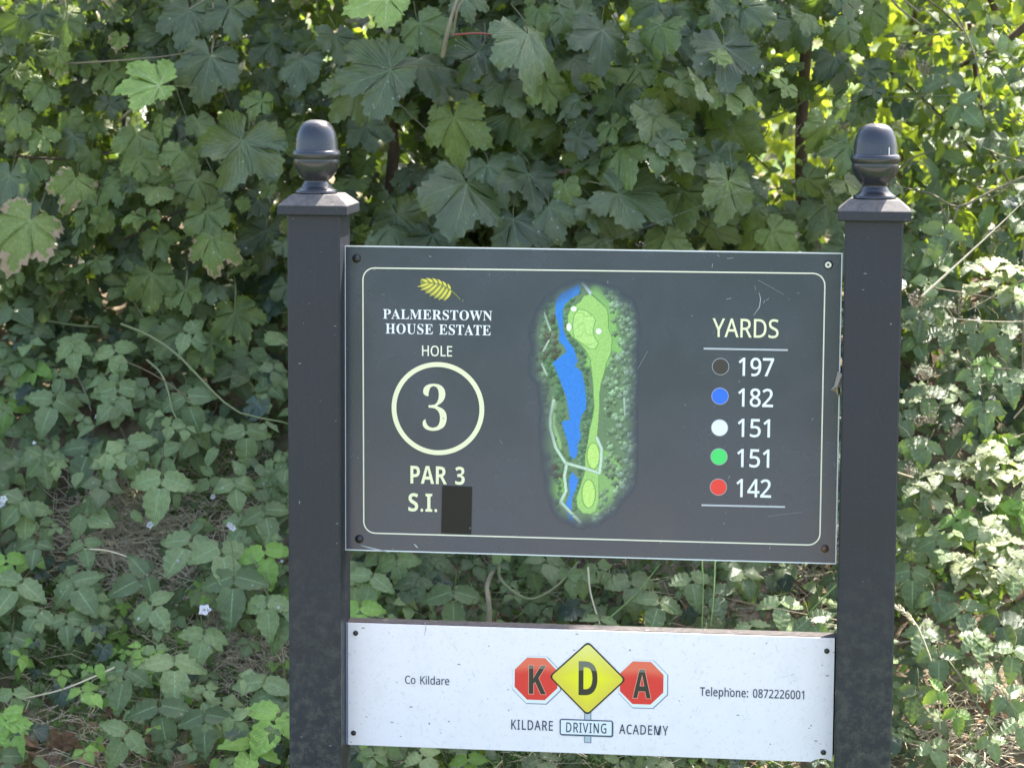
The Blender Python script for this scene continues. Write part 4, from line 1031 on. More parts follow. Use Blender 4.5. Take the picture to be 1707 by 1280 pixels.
pm = NT('added_bounce_path')  # unseen path, added in front of the sign to bounce light onto it
pm.set(Base_Color=pm.mix(pm.noise(pm.pos(), 40, 6, .7), (.24, .205, .17, 1), (.36, .31, .26, 1)), Roughness=.9, Specular_IOR_Level=.2)
pth = link('path', mesh_np('path', [(-60, -5.4, .004), (60, -5.4, .004), (60, -1.9, .004), (-60, -1.9, .004)], [(0, 1, 2, 3)], False), None, pm.m)
pth['kind'] = 'structure'

# ------------------------------------------------------------------ leaf materials
def leaf_mat(name, ca, cb, vein, trans, rough=.42, spec=.5, nveins=7.0, slant=2.2, tw=.33, brown=None, veinw=.05, mottled=.45, gain=1.6, vstr=.65):
    """Leaf: luv = (position along the rib 0-1, distance from the rib 0-1, random or -1 for stalks)."""
    t = NT(name)
    ca, cb, vein = (tuple(min(x * gain * g_, .85) for x in c_[:3]) + (1,) for c_, g_ in ((ca, .60), (cb, 1.28), (vein, 1)))
    a = t.n('Attribute', attribute_name='luv')
    s = t.n('SeparateXYZ'); t.l(a.outputs['Vector'], s.inputs[0])
    u, v, w = s.outputs
    oi = t.n('ObjectInfo')
    rnd = t.math('FRACT', t.math('ADD', t.math('ABSOLUTE', w), oi.outputs['Random']))
    p = t.pos()
    big = t.noise(p, 22, 3, .6)
    fine = t.noise(p, 130, 4, .65)
    c = t.mix(rnd, ca, cb)
    c = t.mix(t.math('MULTIPLY', t.math('SUBTRACT', big, .45, clamp=True), 2.2 * mottled, clamp=True), c, tuple(x * 1.7 for x in cb[:3]))
    c = t.mix(t.ramp(fine, [(.35, .35), (.6, 0.0)]), c, tuple(x * .55 for x in ca[:3]))
    # ribs
    mid = t.math('LESS_THAN', v, veinw)
    ph = t.math('MULTIPLY', t.math('SUBTRACT', u, t.math('DIVIDE', v, slant)), nveins)
    tri = t.math('ABSOLUTE', t.math('SUBTRACT', t.math('FRACT', ph), .5))
    side = t.ramp(tri, [(.0, 1.0), (.09, .0)])
    ribs = t.math('MAXIMUM', mid, t.math('MULTIPLY', side, .6))
    c = t.mix(t.math('MULTIPLY', ribs, vstr), c, vein)
    c = t.mix(t.ramp(tri, [(.1, .25), (.3, 0.0)]), c, tuple(x * .55 for x in ca[:3]))
    if brown:
        blot = t.noise(p, 34, 4, .7)
        e = t.math('ADD', t.math('MULTIPLY', v, .62), t.math('MULTIPLY', u, .50))
        e = t.math('ADD', e, t.math('MULTIPLY', t.math('SUBTRACT', blot, .5), 1.5))
        e = t.math('ADD', e, t.math('MULTIPLY', t.math('SUBTRACT', rnd, .65), .5))
        bm = t.ramp(e, [(brown, 0.0), (brown + .05, 1.0)])
        yl = t.ramp(e, [(brown - .22, 0.0), (brown, .8)])
        c = t.mix(yl, c, (.16, .24, .04, 1))
        c = t.mix(bm, c, t.mix(fine, (.33, .20, .11, 1), (.55, .42, .28, 1)))
    # spots of dirt and bird lime
    sp = specks(t, p, 70, .22)
    c = t.mix(t.math('MULTIPLY', sp, .7), c, (.45, .47, .38, 1))
    stalk = t.math('LESS_THAN', w, -.001)
    c = t.mix(stalk, c, (.16, .15, .06, 1))
    t.set(Base_Color=c, Roughness=t.math('ADD', t.math('MULTIPLY', big, .22), rough - .11), Specular_IOR_Level=spec)
    t.bump(t.math('ADD', t.math('MULTIPLY', tri, 1.0), t.math('MULTIPLY', fine, .8)), .6, .0022)
    tb = t.n('BsdfTranslucent')
    t.l(t.mix(t.math('MULTIPLY', ribs, .5), t.mix(rnd, trans, tuple(x * .7 for x in trans[:3])), tuple(x * .5 for x in trans[:3])), tb.inputs['Color'])
    ms = t.n('MixShader'); ms.inputs[0].default_value = tw
    t.l(t.b.outputs[0], ms.inputs[1]); t.l(tb.outputs[0], ms.inputs[2])
    t.l(ms.outputs[0], t.out.inputs['Surface'])
    return t.m


TR = (.19, .30, .025, 1)
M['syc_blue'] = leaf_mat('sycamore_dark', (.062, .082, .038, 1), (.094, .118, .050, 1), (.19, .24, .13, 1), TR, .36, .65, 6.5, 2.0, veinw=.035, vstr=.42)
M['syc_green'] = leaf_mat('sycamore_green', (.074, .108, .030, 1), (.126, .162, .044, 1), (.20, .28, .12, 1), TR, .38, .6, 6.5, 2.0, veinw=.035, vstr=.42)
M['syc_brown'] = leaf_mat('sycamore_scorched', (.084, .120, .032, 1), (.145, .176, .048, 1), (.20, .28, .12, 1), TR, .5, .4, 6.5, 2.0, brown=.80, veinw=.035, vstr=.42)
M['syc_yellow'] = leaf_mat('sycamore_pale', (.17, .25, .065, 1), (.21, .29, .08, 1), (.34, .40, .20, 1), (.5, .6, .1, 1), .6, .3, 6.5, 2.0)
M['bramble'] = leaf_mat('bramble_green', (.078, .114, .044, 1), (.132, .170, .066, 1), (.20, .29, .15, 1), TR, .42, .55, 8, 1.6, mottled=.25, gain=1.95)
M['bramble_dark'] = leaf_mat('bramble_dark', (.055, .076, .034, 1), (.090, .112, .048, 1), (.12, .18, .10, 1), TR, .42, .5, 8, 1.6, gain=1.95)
M['bramble_lit'] = leaf_mat('bramble_sunlit_colour', (.13, .16, .075, 1), (.21, .22, .125, 1), (.24, .28, .15, 1), (.55, .68, .06, 1), .4, .55, 8, 1.6)  # paler copy of the bramble leaf, sunlight put into its colour
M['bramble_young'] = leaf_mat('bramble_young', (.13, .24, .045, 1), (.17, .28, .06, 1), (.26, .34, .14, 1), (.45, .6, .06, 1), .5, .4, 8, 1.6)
M['small'] = leaf_mat('thorn_leaf', (.05, .095, .035, 1), (.09, .14, .05, 1), (.15, .2, .09, 1), (.45, .58, .04, 1), .45, .45, 5, 2, tw=.42)
M['far'] = leaf_mat('far_leaf', (.06, .11, .03, 1), (.10, .16, .04, 1), (.14, .19, .07, 1), (.60, .72, .05, 1), .5, .4, 4, 2, tw=.6)
M['ivy'] = leaf_mat('ivy_and_shade_leaf', (.030, .058, .036, 1), (.045, .075, .048, 1), (.18, .22, .16, 1), TR, .36, .6, 3, 2, gain=1.0)
M['dead'] = leaf_mat('dead_leaf', (.19, .105, .055, 1), (.30, .19, .11, 1), (.12, .07, .04, 1), (.30, .14, .04, 1), .75, .2, 7, 2, tw=.15, gain=1.2)
M['petal'] = leaf_mat('petal', (.80, .80, .82, 1), (.86, .85, .88, 1), (.7, .7, .72, 1), (.8, .8, .8, 1), .6, .3, 3, 2, tw=.2, gain=1.0)


def bark_mat(name, a, b, scale=60):
    t = NT(name)
    p = t.pos()
    n = t.noise(t.mapping(p, (1, 1, .35)), scale, 5, .65)
    t.set(Base_Color=t.mix(n, a, b), Roughness=.85, Specular_IOR_Level=.2)
    t.bump(n, .6, .004)
    return t.m


M['bark'] = bark_mat('bark', (.07, .045, .032, 1), (.20, .14, .10, 1))
M['twig'] = bark_mat('twig', (.15, .12, .075, 1), (.34, .29, .20, 1), 140)
M['dark_twig'] = bark_mat('dark_twig', (.05, .04, .03, 1), (.13, .10, .07, 1), 140)
M['cane'] = bark_mat('cane', (.13, .17, .075, 1), (.25, .25, .14, 1), 90)
M['straw'] = bark_mat('straw', (.50, .41, .26, 1), (.80, .70, .52, 1), 50)
M['green_stalk'] = bark_mat('green_stalk', (.12, .20, .06, 1), (.20, .28, .10, 1), 50)
M['seed'] = bark_mat('seed_head', (.22, .17, .11, 1), (.48, .40, .30, 1), 200)
M['anther'] = bark_mat('anther', (.30, .28, .12, 1), (.5, .46, .25, 1), 200)

# ------------------------------------------------------------------ leaf shapes (unit length, stalk joint at 0, tip along +Y, upper face +Z)
def sycamore(seed, seg=7, stalk=True, droop=.22, tri_only=False):
    rs = random.Random(seed)
    droop = droop * rs.uniform(.3, 2.6)
    fold = rs.choice([.1, .25, .5, -.2]); bend = rs.uniform(-.5, .5); cup = rs.uniform(-.1, .45)
    J = lambda s: rs.uniform(-s, s)
    lobes = [(-110 + J(9), .58 + J(.1)), (-51 + J(6), .88 + J(.1)), (0 + J(5), 1.0), (51 + J(6), .88 + J(.1)), (110 + J(9), .58 + J(.1))]
    sinus = [(-158 + J(5), .30), (-82 + J(4), .47 + J(.05)), (-27 + J(4), .50 + J(.07)), (27 + J(4), .50 + J(.07)), (82 + J(4), .47 + J(.05)), (158 + J(5), .30)]
    pol = lambda a, r: np.array([math.sin(math.radians(a)) * r, math.cos(math.radians(a)) * r])
    V, F, L = [], [], []
    wav = [rs.uniform(0, 6.28) for _ in range(4)]
    amp = rs.uniform(.025, .07)

    def add(p, d, u, v):
        r = math.hypot(*p)
        z = -droop * r * r + bend * p[0] * p[1] + cup * p[0] * p[0] + amp * math.sin(p[0] * 6 + wav[0]) * math.cos(p[1] * 5 + wav[1]) + fold * v * d - .03 * math.sin(u * 9 + wav[2]) * v
        V.append((p[0], p[1], z)); L.append((u, v, 0.0)); return len(V) - 1
    for i, (la, lr) in enumerate(lobes):
        tip = pol(la, lr); dirn = tip / lr
        mids = [add(tip * (k / seg), 0, k / seg, 0) for k in range(seg)]
        for side, (sa, sr) in ((-1, sinus[i]), (1, sinus[i + 1])):
            s0 = pol(sa, sr)
            out_n = np.array([-dirn[1], dirn[0]])
            if out_n @ (s0 - dirn * (s0 @ dirn)) < 0: out_n = -out_n
            outs = []
            bul = .088 if i in (1, 2, 3) else .07
            for k in range(seg + 1):
                t = k / seg
                p = s0 * (1 - t) + tip * t + out_n * bul * math.sin(math.pi * t ** .8)
                if 0 < k < seg:
                    p = p + (out_n * rs.uniform(.03, .065) + dirn * rs.uniform(.03, .06) if k % 2 == 1 else -out_n * .012 - dirn * .012) * (1 - t * .35) * (7 / seg)
                outs.append(add(p, .5, t, 1.0 if k < seg else .5))
            for k in range(seg):
                if k < seg - 1:
                    q = (mids[k], mids[k + 1], outs[k + 1], outs[k])
                    q = q if side > 0 else q[::-1]
                    F += [(q[0], q[1], q[2]), (q[0], q[2], q[3])]
                else:
                    q = (mids[k], outs[k + 1], outs[k])
                    F.append(q if side > 0 else q[::-1])
    V = np.array(V); F = [f for f in F]
    if stalk:
        n0 = len(V)
        pth = spline([(0, 0, 0), (rs.uniform(-.05, .05), -.25, .02), (rs.uniform(-.15, .15), -.75, -.12 + J(.1))], 6)
        tv, tf = tube(pth, .011, 3)
        V = np.concatenate([V, tv]); L += [(0, 1, -.5)] * len(tv)
        for a, b, c, d in tf + n0: F += [(a, b, c), (a, c, d)]
    return V, np.array(F), np.array(L)


def leaflet_shape(rs, length, width, seg, tooth=.05, pleat=.025, fold=.12, droop=.18, heart=.10, point=1.5):
    V, F, L = [], [], []
    ph = rs.uniform(0, 6)
    def add(x, y, u, v, e=0):
        z = fold * abs(x) - droop * y * y + e + .02 * math.sin(y * 7 + ph) * v
        V.append((x, y, z)); L.append((u, v, 0.0)); return len(V) - 1
    mids = [add(0, length * k / seg, k / seg, 0) for k in range(seg + 1)]
    for side in (-1, 1):
        outs = []
        for k in range(seg + 1):
            t = k / seg
            w = width * .5 * (math.sin(math.pi * min(1.0, (t * .93 + .07)) ** .78) ** .85) * (1.0 if t < 1 else 0)
            w = w * (1 - .35 * t ** 3)
            y = length * t - heart * length * (1 - t) ** 3
            if 0 < k < seg: w += tooth * length * (1 if k % 2 else -.35) * (1 - t * .4); y += tooth * length * (.6 if k % 2 else -.2)
            outs.append(add(side * max(w, 0), y, t, 1.0, pleat * length * (1 if k % 2 else -1)))
        for k in range(seg):
            q = (mids[k], outs[k], outs[k + 1], mids[k + 1])
            q = q if side < 0 else q[::-1]
            q = q[::-1] if False else q
            F += [(q[0], q[1], q[2]), (q[0], q[2], q[3])]
    V = np.array(V); F = np.array(F)
    # make the winding face up
    nrm = np.cross(V[F[:, 1]] - V[F[:, 0]], V[F[:, 2]] - V[F[:, 0]])
    flip = nrm[:, 2] < 0
    F[flip] = F[flip][:, ::-1]
    return V, F, np.array(L)


def fix_up(V, F):
    nrm = np.cross(V[F[:, 1]] - V[F[:, 0]], V[F[:, 2]] - V[F[:, 0]])
    flip = nrm[:, 2] < 0
    F = F.copy(); F[flip] = F[flip][:, ::-1]
    return F


def bramble(seed, seg=7, stalk=True, five=False):
    rs = random.Random(seed)
    parts = []
    spec = [(0, 1.0, .68, .32), (-76, .86, .56, .07), (76, .86, .56, .07)]
    if five: spec = [(0, 1.0, .66, .24), (-52, .88, .55, .05), (52, .88, .55, .05), (-112, .62, .42, .02), (112, .62, .42, .02)]
    for a, ln, wd, st in spec:
        a += rs.uniform(-7, 7)
        V, F, L = leaflet_shape(rs, ln, wd * rs.uniform(.9, 1.08), seg, .05 * 7 / max(seg, 5), .03, rs.uniform(.08, .3), rs.uniform(.1, .3), .08)
        V[:, 1] += st
        rx = math.radians(rs.uniform(-14, 8))
        c, s = math.cos(rx), math.sin(rx)
        V = V @ np.array([[1, 0, 0], [0, c, s], [0, -s, c]])
        ar = math.radians(-a); c, s = math.cos(ar), math.sin(ar)
        V = V @ np.array([[c, s, 0], [-s, c, 0], [0, 0, 1]])
        V[:, 2] += rs.uniform(-.02, .02)
        parts.append((V, F, L))
    if stalk:
        pth = spline([(0, .25, .0), (0, 0, .0), (rs.uniform(-.1, .1), -.5, -.06), (rs.uniform(-.2, .2), -.95, -.25)], 6)
        tv, tf = tube(pth, .013, 3)
        tf = np.concatenate([tf[:, [0, 1, 2]], tf[:, [0, 2, 3]]])
        parts.append((tv, tf, np.tile([0, 1, -.5], (len(tv), 1))))
    o = 0; Vs, Fs, Ls = [], [], []
    for V, F, L in parts:
        Vs.append(V); Fs.append(F + o); Ls.append(L); o += len(V)
    return np.concatenate(Vs), np.concatenate(Fs), np.concatenate(Ls)


def simple_leaf(seed, wd=.6, seg=5, tooth=.0, stalk=False, fold=.2, droop=.25):
    rs = random.Random(seed)
    V, F, L = leaflet_shape(rs, 1.0, wd, seg, tooth, .01, fold * rs.uniform(.4, 1.4), droop * rs.uniform(.3, 1.6), .06)
    if stalk:
        tv, tf = tube(spline([(0, .02, 0), (.03, -.25, -.03)], 3), .018, 3)
        tf = np.concatenate([tf[:, [0, 1, 2]], tf[:, [0, 2, 3]]]) + len(V)
        V = np.concatenate([V, tv]); F = np.concatenate([F, tf]); L = np.concatenate([L, np.tile([0, 1, -.5], (len(tv), 1))])
    return V, F, L


def ivy_shape(seed):
    V, F, L = sycamore(seed, 2, True, .1)
    return V, F, L


SHAPES = {
    'syc': [sycamore(s, 7) for s in range(12)],
    'syc_low': [sycamore(s + 20, 3, False) for s in range(4)],
    'bra': [bramble(s, 10) for s in range(9)] + [bramble(7, 10, five=True)],
    'bra_low': [bramble(s + 30, 3, False) for s in range(4)],
    'small': [simple_leaf(s, .62, 5, .03, True) for s in range(4)],
    'tiny': [simple_leaf(s + 9, .6, 2) for s in range(3)],
    'ivy': [ivy_shape(s) for s in range(3)],
}
for k in SHAPES: SHAPES[k] = [(V.astype(np.float32), fix_up(V, F) if k in ('syc', 'syc_low', 'ivy') else F, L.astype(np.float32)) for V, F, L in SHAPES[k]]
_mesh_cache = {}


def leaf_mesh(shape, i, mat, name='leaf'):
    key = (shape, i, mat, name)
    if key not in _mesh_cache:
        V, F, L = SHAPES[shape][i]
        me = mesh_np(name, V, F, True, L)
        me.materials.append(M[mat])
        _mesh_cache[key] = me
    return _mesh_cache[key]


def frame(tip, nrm):
    """Rotation with +Y along tip and +Z as near nrm as it can be."""
    y = np.array(tip, float); y /= np.linalg.norm(y)
    z = np.array(nrm, float); z = z - y * (z @ y); z /= np.linalg.norm(z) + 1e-9
    x = np.cross(y, z)
    return np.stack([x, y, z], 1)


def scatter_leaves(plant, items, shape, low, maxparts=300, rank=None):
    """items: (pos, rot3x3, size, material). The largest in the picture become leaves of their own, the rest one foliage mesh."""
    W = []
    for it in items:
        px, py, dpt = pix(it[0])
        inside = -60 < px < 1767 and -60 < py < 1340
        W.append((it[2] / dpt * (1.0 if inside else .02)) * (1.0 if len(it) < 5 else 3.0) - it[0][1] * .004)
    order = sorted(range(len(items)), key=lambda i: -W[i])
    off = Vector(plant.location)
    nm = len(SHAPES[shape])
    for k in order[:maxparts]:
        p, rot, s, mat = items[k][:4]
        sh = items[k][5] if len(items[k]) > 5 else shape
        o = bpy.data.objects.new('leaf', leaf_mesh(sh, R.randrange(len(SHAPES[sh])), mat))
        COL.objects.link(o)
        o.parent = plant
        Mx = Matrix([[rot[0][0] * s, rot[0][1] * s, rot[0][2] * s, p[0] - off.x], [rot[1][0] * s, rot[1][1] * s, rot[1][2] * s, p[1] - off.y],
                     [rot[2][0] * s, rot[2][1] * s, rot[2][2] * s, p[2] - off.z], [0, 0, 0, 1]])
        o.matrix_basis = Mx
    rest = order[maxparts:]
    if rest:
        joined_leaves('foliage', [items[k][:4] for k in rest], low, plant)


def joined_leaves(name, items, shape, parent, kind='stuff'):
    by = {}
    for n_, it in enumerate(items): by.setdefault((n_ * 7 + 3) % len(SHAPES[shape]), []).append(it)
    Vs, Fs, Ls, Ms, o = [], [], [], [], 0
    mats = sorted({it[3] for it in items})
    for si, its in by.items():
        V, F, L = SHAPES[shape][si]
        Rm = np.array([i[1] for i in its], np.float32); P = np.array([i[0] for i in its], np.float32); S = np.array([i[2] for i in its], np.float32)
        W = np.einsum('nij,vj->nvi', Rm, V) * S[:, None, None] + P[:, None, :]
        n, m = len(its), len(V)
        Vs.append(W.reshape(-1, 3))
        Fs.append((F[None] + (np.arange(n) * m)[:, None, None] + o).reshape(-1, 3))
        LL = np.repeat(L[None], n, 0).copy()
        rr = NR.rand(n).astype(np.float32) * .98 + .01
        LL[:, :, 2] = np.where(LL[:, :, 2] < -.001, LL[:, :, 2], rr[:, None])
        Ls.append(LL.reshape(-1, 3))
        Ms.append(np.repeat([mats.index(i[3]) for i in its], len(F)))
        o += n * m
    me = mesh_np(name, np.concatenate(Vs), np.concatenate(Fs), True, np.concatenate(Ls), np.concatenate(Ms))
    for mt in mats: me.materials.append(M[mt])
    ob = link(name, me, parent)
    ob['kind'] = kind
    return ob


def unit(v):
    v = np.asarray(v, float); return v / (np.linalg.norm(v) + 1e-9)


TOCAM = unit([.12, -1, .0])


def hang(ang, tilt, roll=0.0, cam=None):
    """Leaf seen from the front: tip direction at ang degrees from straight down (+ to the right), upper face tilted up by tilt degrees."""
    a = math.radians(ang); b = math.radians(tilt)
    f = TOCAM
    right = unit(np.cross([0, 0, -1.0], f)) * 1.0
    right = unit(np.cross(f, [0, 0, 1.0])) * -1.0
    if right[0] < 0: right = -right
    down = np.array([0, 0, -1.0])
    tip = down * math.cos(a) + right * math.sin(a)
    # tilt the whole blade back so that the upper face looks up as well
    ax = right
    def rot(v, ang_):
        v = np.array(v, float)
        return v * math.cos(ang_) + np.cross(ax, v) * math.sin(ang_) + ax * (ax @ v) * (1 - math.cos(ang_))
    n = f.copy()
    for s in (1, -1):
        n2 = rot(f, s * b)
        if n2[2] >= 0: n, tp = n2, rot(tip, s * b); break
    r_ = math.radians(roll)
    n3 = n * math.cos(r_) + np.cross(tp, n) * math.sin(r_)
    return frame(tp, n3)


# ------------------------------------------------------------------ sycamores
def stem(name, pts, r0, r1, mat, parent=None, n=18, sides=7):
    P = spline(pts, n)
    V, F = tube(P, np.linspace(r0, r1, len(P)), sides)
    return link(name, mesh_np(name, V, F, True), parent, M[mat])


tree_l = empty('sycamore_tree', (-1.25, 2.3, float(bank(-1.25, 2.3))), 'sycamore with small bright green leaves scorched brown at the edges, left of the left post', 'tree', 'sycamore trees behind the sign')
tree_c = empty('sycamore_tree', (-.36, 2.2, float(bank(-.36, 2.2))), 'sycamore with large dark blue-green leaves and thin brown trunk behind the map board', 'tree', 'sycamore trees behind the sign')
tree_r = empty('sycamore_tree', (.35, 2.5, float(bank(.35, 2.5))), 'sycamore with mid-green leaves lit from behind between the map board and the right finial', 'tree', 'sycamore trees behind the sign')

# (px, py, size px, angle, tilt, material, tree, depth)
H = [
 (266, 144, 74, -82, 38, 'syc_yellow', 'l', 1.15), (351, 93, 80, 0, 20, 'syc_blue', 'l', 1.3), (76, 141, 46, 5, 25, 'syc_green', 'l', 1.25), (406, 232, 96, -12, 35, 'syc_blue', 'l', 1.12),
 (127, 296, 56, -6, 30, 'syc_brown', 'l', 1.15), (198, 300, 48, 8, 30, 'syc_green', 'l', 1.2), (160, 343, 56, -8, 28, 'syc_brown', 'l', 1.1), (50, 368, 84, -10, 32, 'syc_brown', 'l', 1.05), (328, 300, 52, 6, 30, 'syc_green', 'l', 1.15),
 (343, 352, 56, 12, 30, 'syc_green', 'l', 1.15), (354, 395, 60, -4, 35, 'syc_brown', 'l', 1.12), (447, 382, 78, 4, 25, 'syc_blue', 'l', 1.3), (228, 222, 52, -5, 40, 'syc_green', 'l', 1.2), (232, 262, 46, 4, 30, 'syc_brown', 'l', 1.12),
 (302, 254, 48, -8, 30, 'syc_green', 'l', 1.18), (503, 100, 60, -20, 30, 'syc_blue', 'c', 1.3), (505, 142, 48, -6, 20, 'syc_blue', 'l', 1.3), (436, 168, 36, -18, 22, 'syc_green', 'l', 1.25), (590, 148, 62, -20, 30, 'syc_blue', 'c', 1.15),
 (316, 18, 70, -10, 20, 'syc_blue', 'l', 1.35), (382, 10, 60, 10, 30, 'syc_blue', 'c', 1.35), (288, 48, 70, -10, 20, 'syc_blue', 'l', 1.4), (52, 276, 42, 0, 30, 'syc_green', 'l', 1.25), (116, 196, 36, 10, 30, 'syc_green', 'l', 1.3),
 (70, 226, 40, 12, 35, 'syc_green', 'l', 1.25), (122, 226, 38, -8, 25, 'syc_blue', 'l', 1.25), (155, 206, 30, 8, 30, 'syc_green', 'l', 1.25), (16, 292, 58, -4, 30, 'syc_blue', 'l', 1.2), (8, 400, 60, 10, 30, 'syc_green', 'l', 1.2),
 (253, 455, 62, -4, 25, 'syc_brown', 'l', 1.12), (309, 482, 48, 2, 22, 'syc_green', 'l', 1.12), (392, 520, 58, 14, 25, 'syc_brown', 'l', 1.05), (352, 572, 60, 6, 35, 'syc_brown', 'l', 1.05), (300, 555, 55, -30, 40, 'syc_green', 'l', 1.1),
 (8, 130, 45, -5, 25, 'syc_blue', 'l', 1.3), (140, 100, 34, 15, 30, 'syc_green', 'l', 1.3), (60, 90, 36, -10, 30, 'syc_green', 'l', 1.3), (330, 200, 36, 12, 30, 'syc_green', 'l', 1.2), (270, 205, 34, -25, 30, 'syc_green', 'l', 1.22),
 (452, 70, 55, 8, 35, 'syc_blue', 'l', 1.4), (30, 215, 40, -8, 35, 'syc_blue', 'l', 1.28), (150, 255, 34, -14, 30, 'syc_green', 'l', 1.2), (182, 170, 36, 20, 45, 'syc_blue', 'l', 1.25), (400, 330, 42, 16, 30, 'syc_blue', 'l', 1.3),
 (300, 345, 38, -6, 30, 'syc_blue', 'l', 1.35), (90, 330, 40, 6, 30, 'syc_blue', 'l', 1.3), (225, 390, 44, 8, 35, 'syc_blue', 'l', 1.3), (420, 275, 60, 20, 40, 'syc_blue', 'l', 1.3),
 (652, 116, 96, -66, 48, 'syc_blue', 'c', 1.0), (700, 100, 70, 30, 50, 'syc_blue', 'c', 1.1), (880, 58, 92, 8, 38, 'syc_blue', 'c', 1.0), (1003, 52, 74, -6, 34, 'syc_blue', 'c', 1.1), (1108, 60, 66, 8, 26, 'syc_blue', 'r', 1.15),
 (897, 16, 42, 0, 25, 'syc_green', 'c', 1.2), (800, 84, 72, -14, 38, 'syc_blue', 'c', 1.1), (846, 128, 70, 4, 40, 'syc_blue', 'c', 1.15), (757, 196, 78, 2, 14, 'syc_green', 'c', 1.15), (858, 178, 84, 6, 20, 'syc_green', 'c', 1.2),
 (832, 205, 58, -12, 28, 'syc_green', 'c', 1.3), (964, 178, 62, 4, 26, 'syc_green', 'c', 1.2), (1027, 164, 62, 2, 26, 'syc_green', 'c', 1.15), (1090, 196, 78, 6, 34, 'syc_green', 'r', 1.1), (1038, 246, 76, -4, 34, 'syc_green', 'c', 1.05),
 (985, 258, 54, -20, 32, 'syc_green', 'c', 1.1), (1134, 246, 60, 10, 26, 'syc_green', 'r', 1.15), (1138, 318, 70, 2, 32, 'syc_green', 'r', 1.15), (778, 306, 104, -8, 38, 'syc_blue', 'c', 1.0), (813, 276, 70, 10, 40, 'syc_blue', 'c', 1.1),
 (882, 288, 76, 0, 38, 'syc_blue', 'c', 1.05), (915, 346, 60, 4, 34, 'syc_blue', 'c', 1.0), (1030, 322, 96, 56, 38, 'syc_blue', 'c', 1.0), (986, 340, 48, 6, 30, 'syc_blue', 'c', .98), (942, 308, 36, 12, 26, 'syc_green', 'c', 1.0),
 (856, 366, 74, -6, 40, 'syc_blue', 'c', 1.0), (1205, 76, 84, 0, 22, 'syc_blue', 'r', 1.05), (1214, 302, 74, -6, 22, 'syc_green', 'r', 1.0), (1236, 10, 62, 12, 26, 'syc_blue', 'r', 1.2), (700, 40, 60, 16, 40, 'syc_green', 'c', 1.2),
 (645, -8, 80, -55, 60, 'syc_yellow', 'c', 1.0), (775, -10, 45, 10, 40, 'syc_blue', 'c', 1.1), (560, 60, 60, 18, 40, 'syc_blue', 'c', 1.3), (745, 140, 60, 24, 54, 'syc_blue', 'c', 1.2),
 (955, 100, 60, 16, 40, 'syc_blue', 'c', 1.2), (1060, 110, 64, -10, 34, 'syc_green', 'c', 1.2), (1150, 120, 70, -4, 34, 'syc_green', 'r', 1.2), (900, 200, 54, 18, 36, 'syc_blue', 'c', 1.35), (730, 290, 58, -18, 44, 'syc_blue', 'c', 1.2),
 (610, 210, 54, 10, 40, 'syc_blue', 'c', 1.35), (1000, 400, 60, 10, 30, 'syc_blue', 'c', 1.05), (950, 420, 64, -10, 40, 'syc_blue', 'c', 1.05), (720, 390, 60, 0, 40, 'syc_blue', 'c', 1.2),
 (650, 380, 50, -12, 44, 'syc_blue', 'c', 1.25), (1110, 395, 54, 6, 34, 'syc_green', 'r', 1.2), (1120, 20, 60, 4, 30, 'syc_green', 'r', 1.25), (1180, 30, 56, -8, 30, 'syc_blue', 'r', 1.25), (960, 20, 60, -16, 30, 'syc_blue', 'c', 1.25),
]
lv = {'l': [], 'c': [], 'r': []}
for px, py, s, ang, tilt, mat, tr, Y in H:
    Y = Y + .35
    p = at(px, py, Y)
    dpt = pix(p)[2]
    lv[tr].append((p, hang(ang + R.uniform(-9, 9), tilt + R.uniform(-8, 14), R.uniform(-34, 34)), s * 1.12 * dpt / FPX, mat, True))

tw_l, tw_c = [], []
def fill_region(tr, n, xr, zr, y0, depth, size, mats, zmin=None):
    for _ in range(n):
        x, z = R.uniform(*xr), R.uniform(*zr)
        if zmin and z < zmin(x): continue
        qx, qy, _q = pix((x, 1.9, z))
        if ((qx - 690) / 95) ** 2 + ((qy - 235) / 60) ** 2 < 1 and R.random() < .85: continue
        if ((qx - 655) / 30) ** 2 + ((qy - 330) / 120) ** 2 < 1 and R.random() < .7: continue
        if z < 1.95 and math.sin(x * 8.3 + z * 6.1 + 1) + math.sin(z * 13.7 - x * 7.9) + .7 * math.sin(x * 19 + z * 4) < R.uniform(-1.9, -.1): continue
        y = y0 + .16 * math.sin(x * 4.1 + z * 3) + .12 * math.sin(z * 7.7 - x * 2) + abs(R.gauss(0, depth)) + max(0, (z - 1.75)) * .22 + max(0, 1.5 - z) * .15
        lv[tr].append((np.array([x, y, z]), hang(R.gauss(0, 36), R.uniform(0, 78), R.gauss(0, 34)), R.uniform(size[0] * .7, size[1]), R.choice(mats)))


low_l = lambda x: 1.02 + .10 * math.sin(x * 5 + 1) - (.16 if -1.25 < x < -.95 else 0)
low_c = lambda x: 1.0 + .06 * math.sin(x * 6)
low_r = lambda x: 1.05 + .3 * max(0, x - .25)
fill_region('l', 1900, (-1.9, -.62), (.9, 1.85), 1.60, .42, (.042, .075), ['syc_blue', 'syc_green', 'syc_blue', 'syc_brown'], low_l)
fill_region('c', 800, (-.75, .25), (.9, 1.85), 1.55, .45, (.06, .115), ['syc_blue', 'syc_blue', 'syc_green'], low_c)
fill_region('r', 220, (.12, .5), (1.0, 1.85), 1.6, .4, (.05, .095), ['syc_green', 'syc_blue'], low_r)
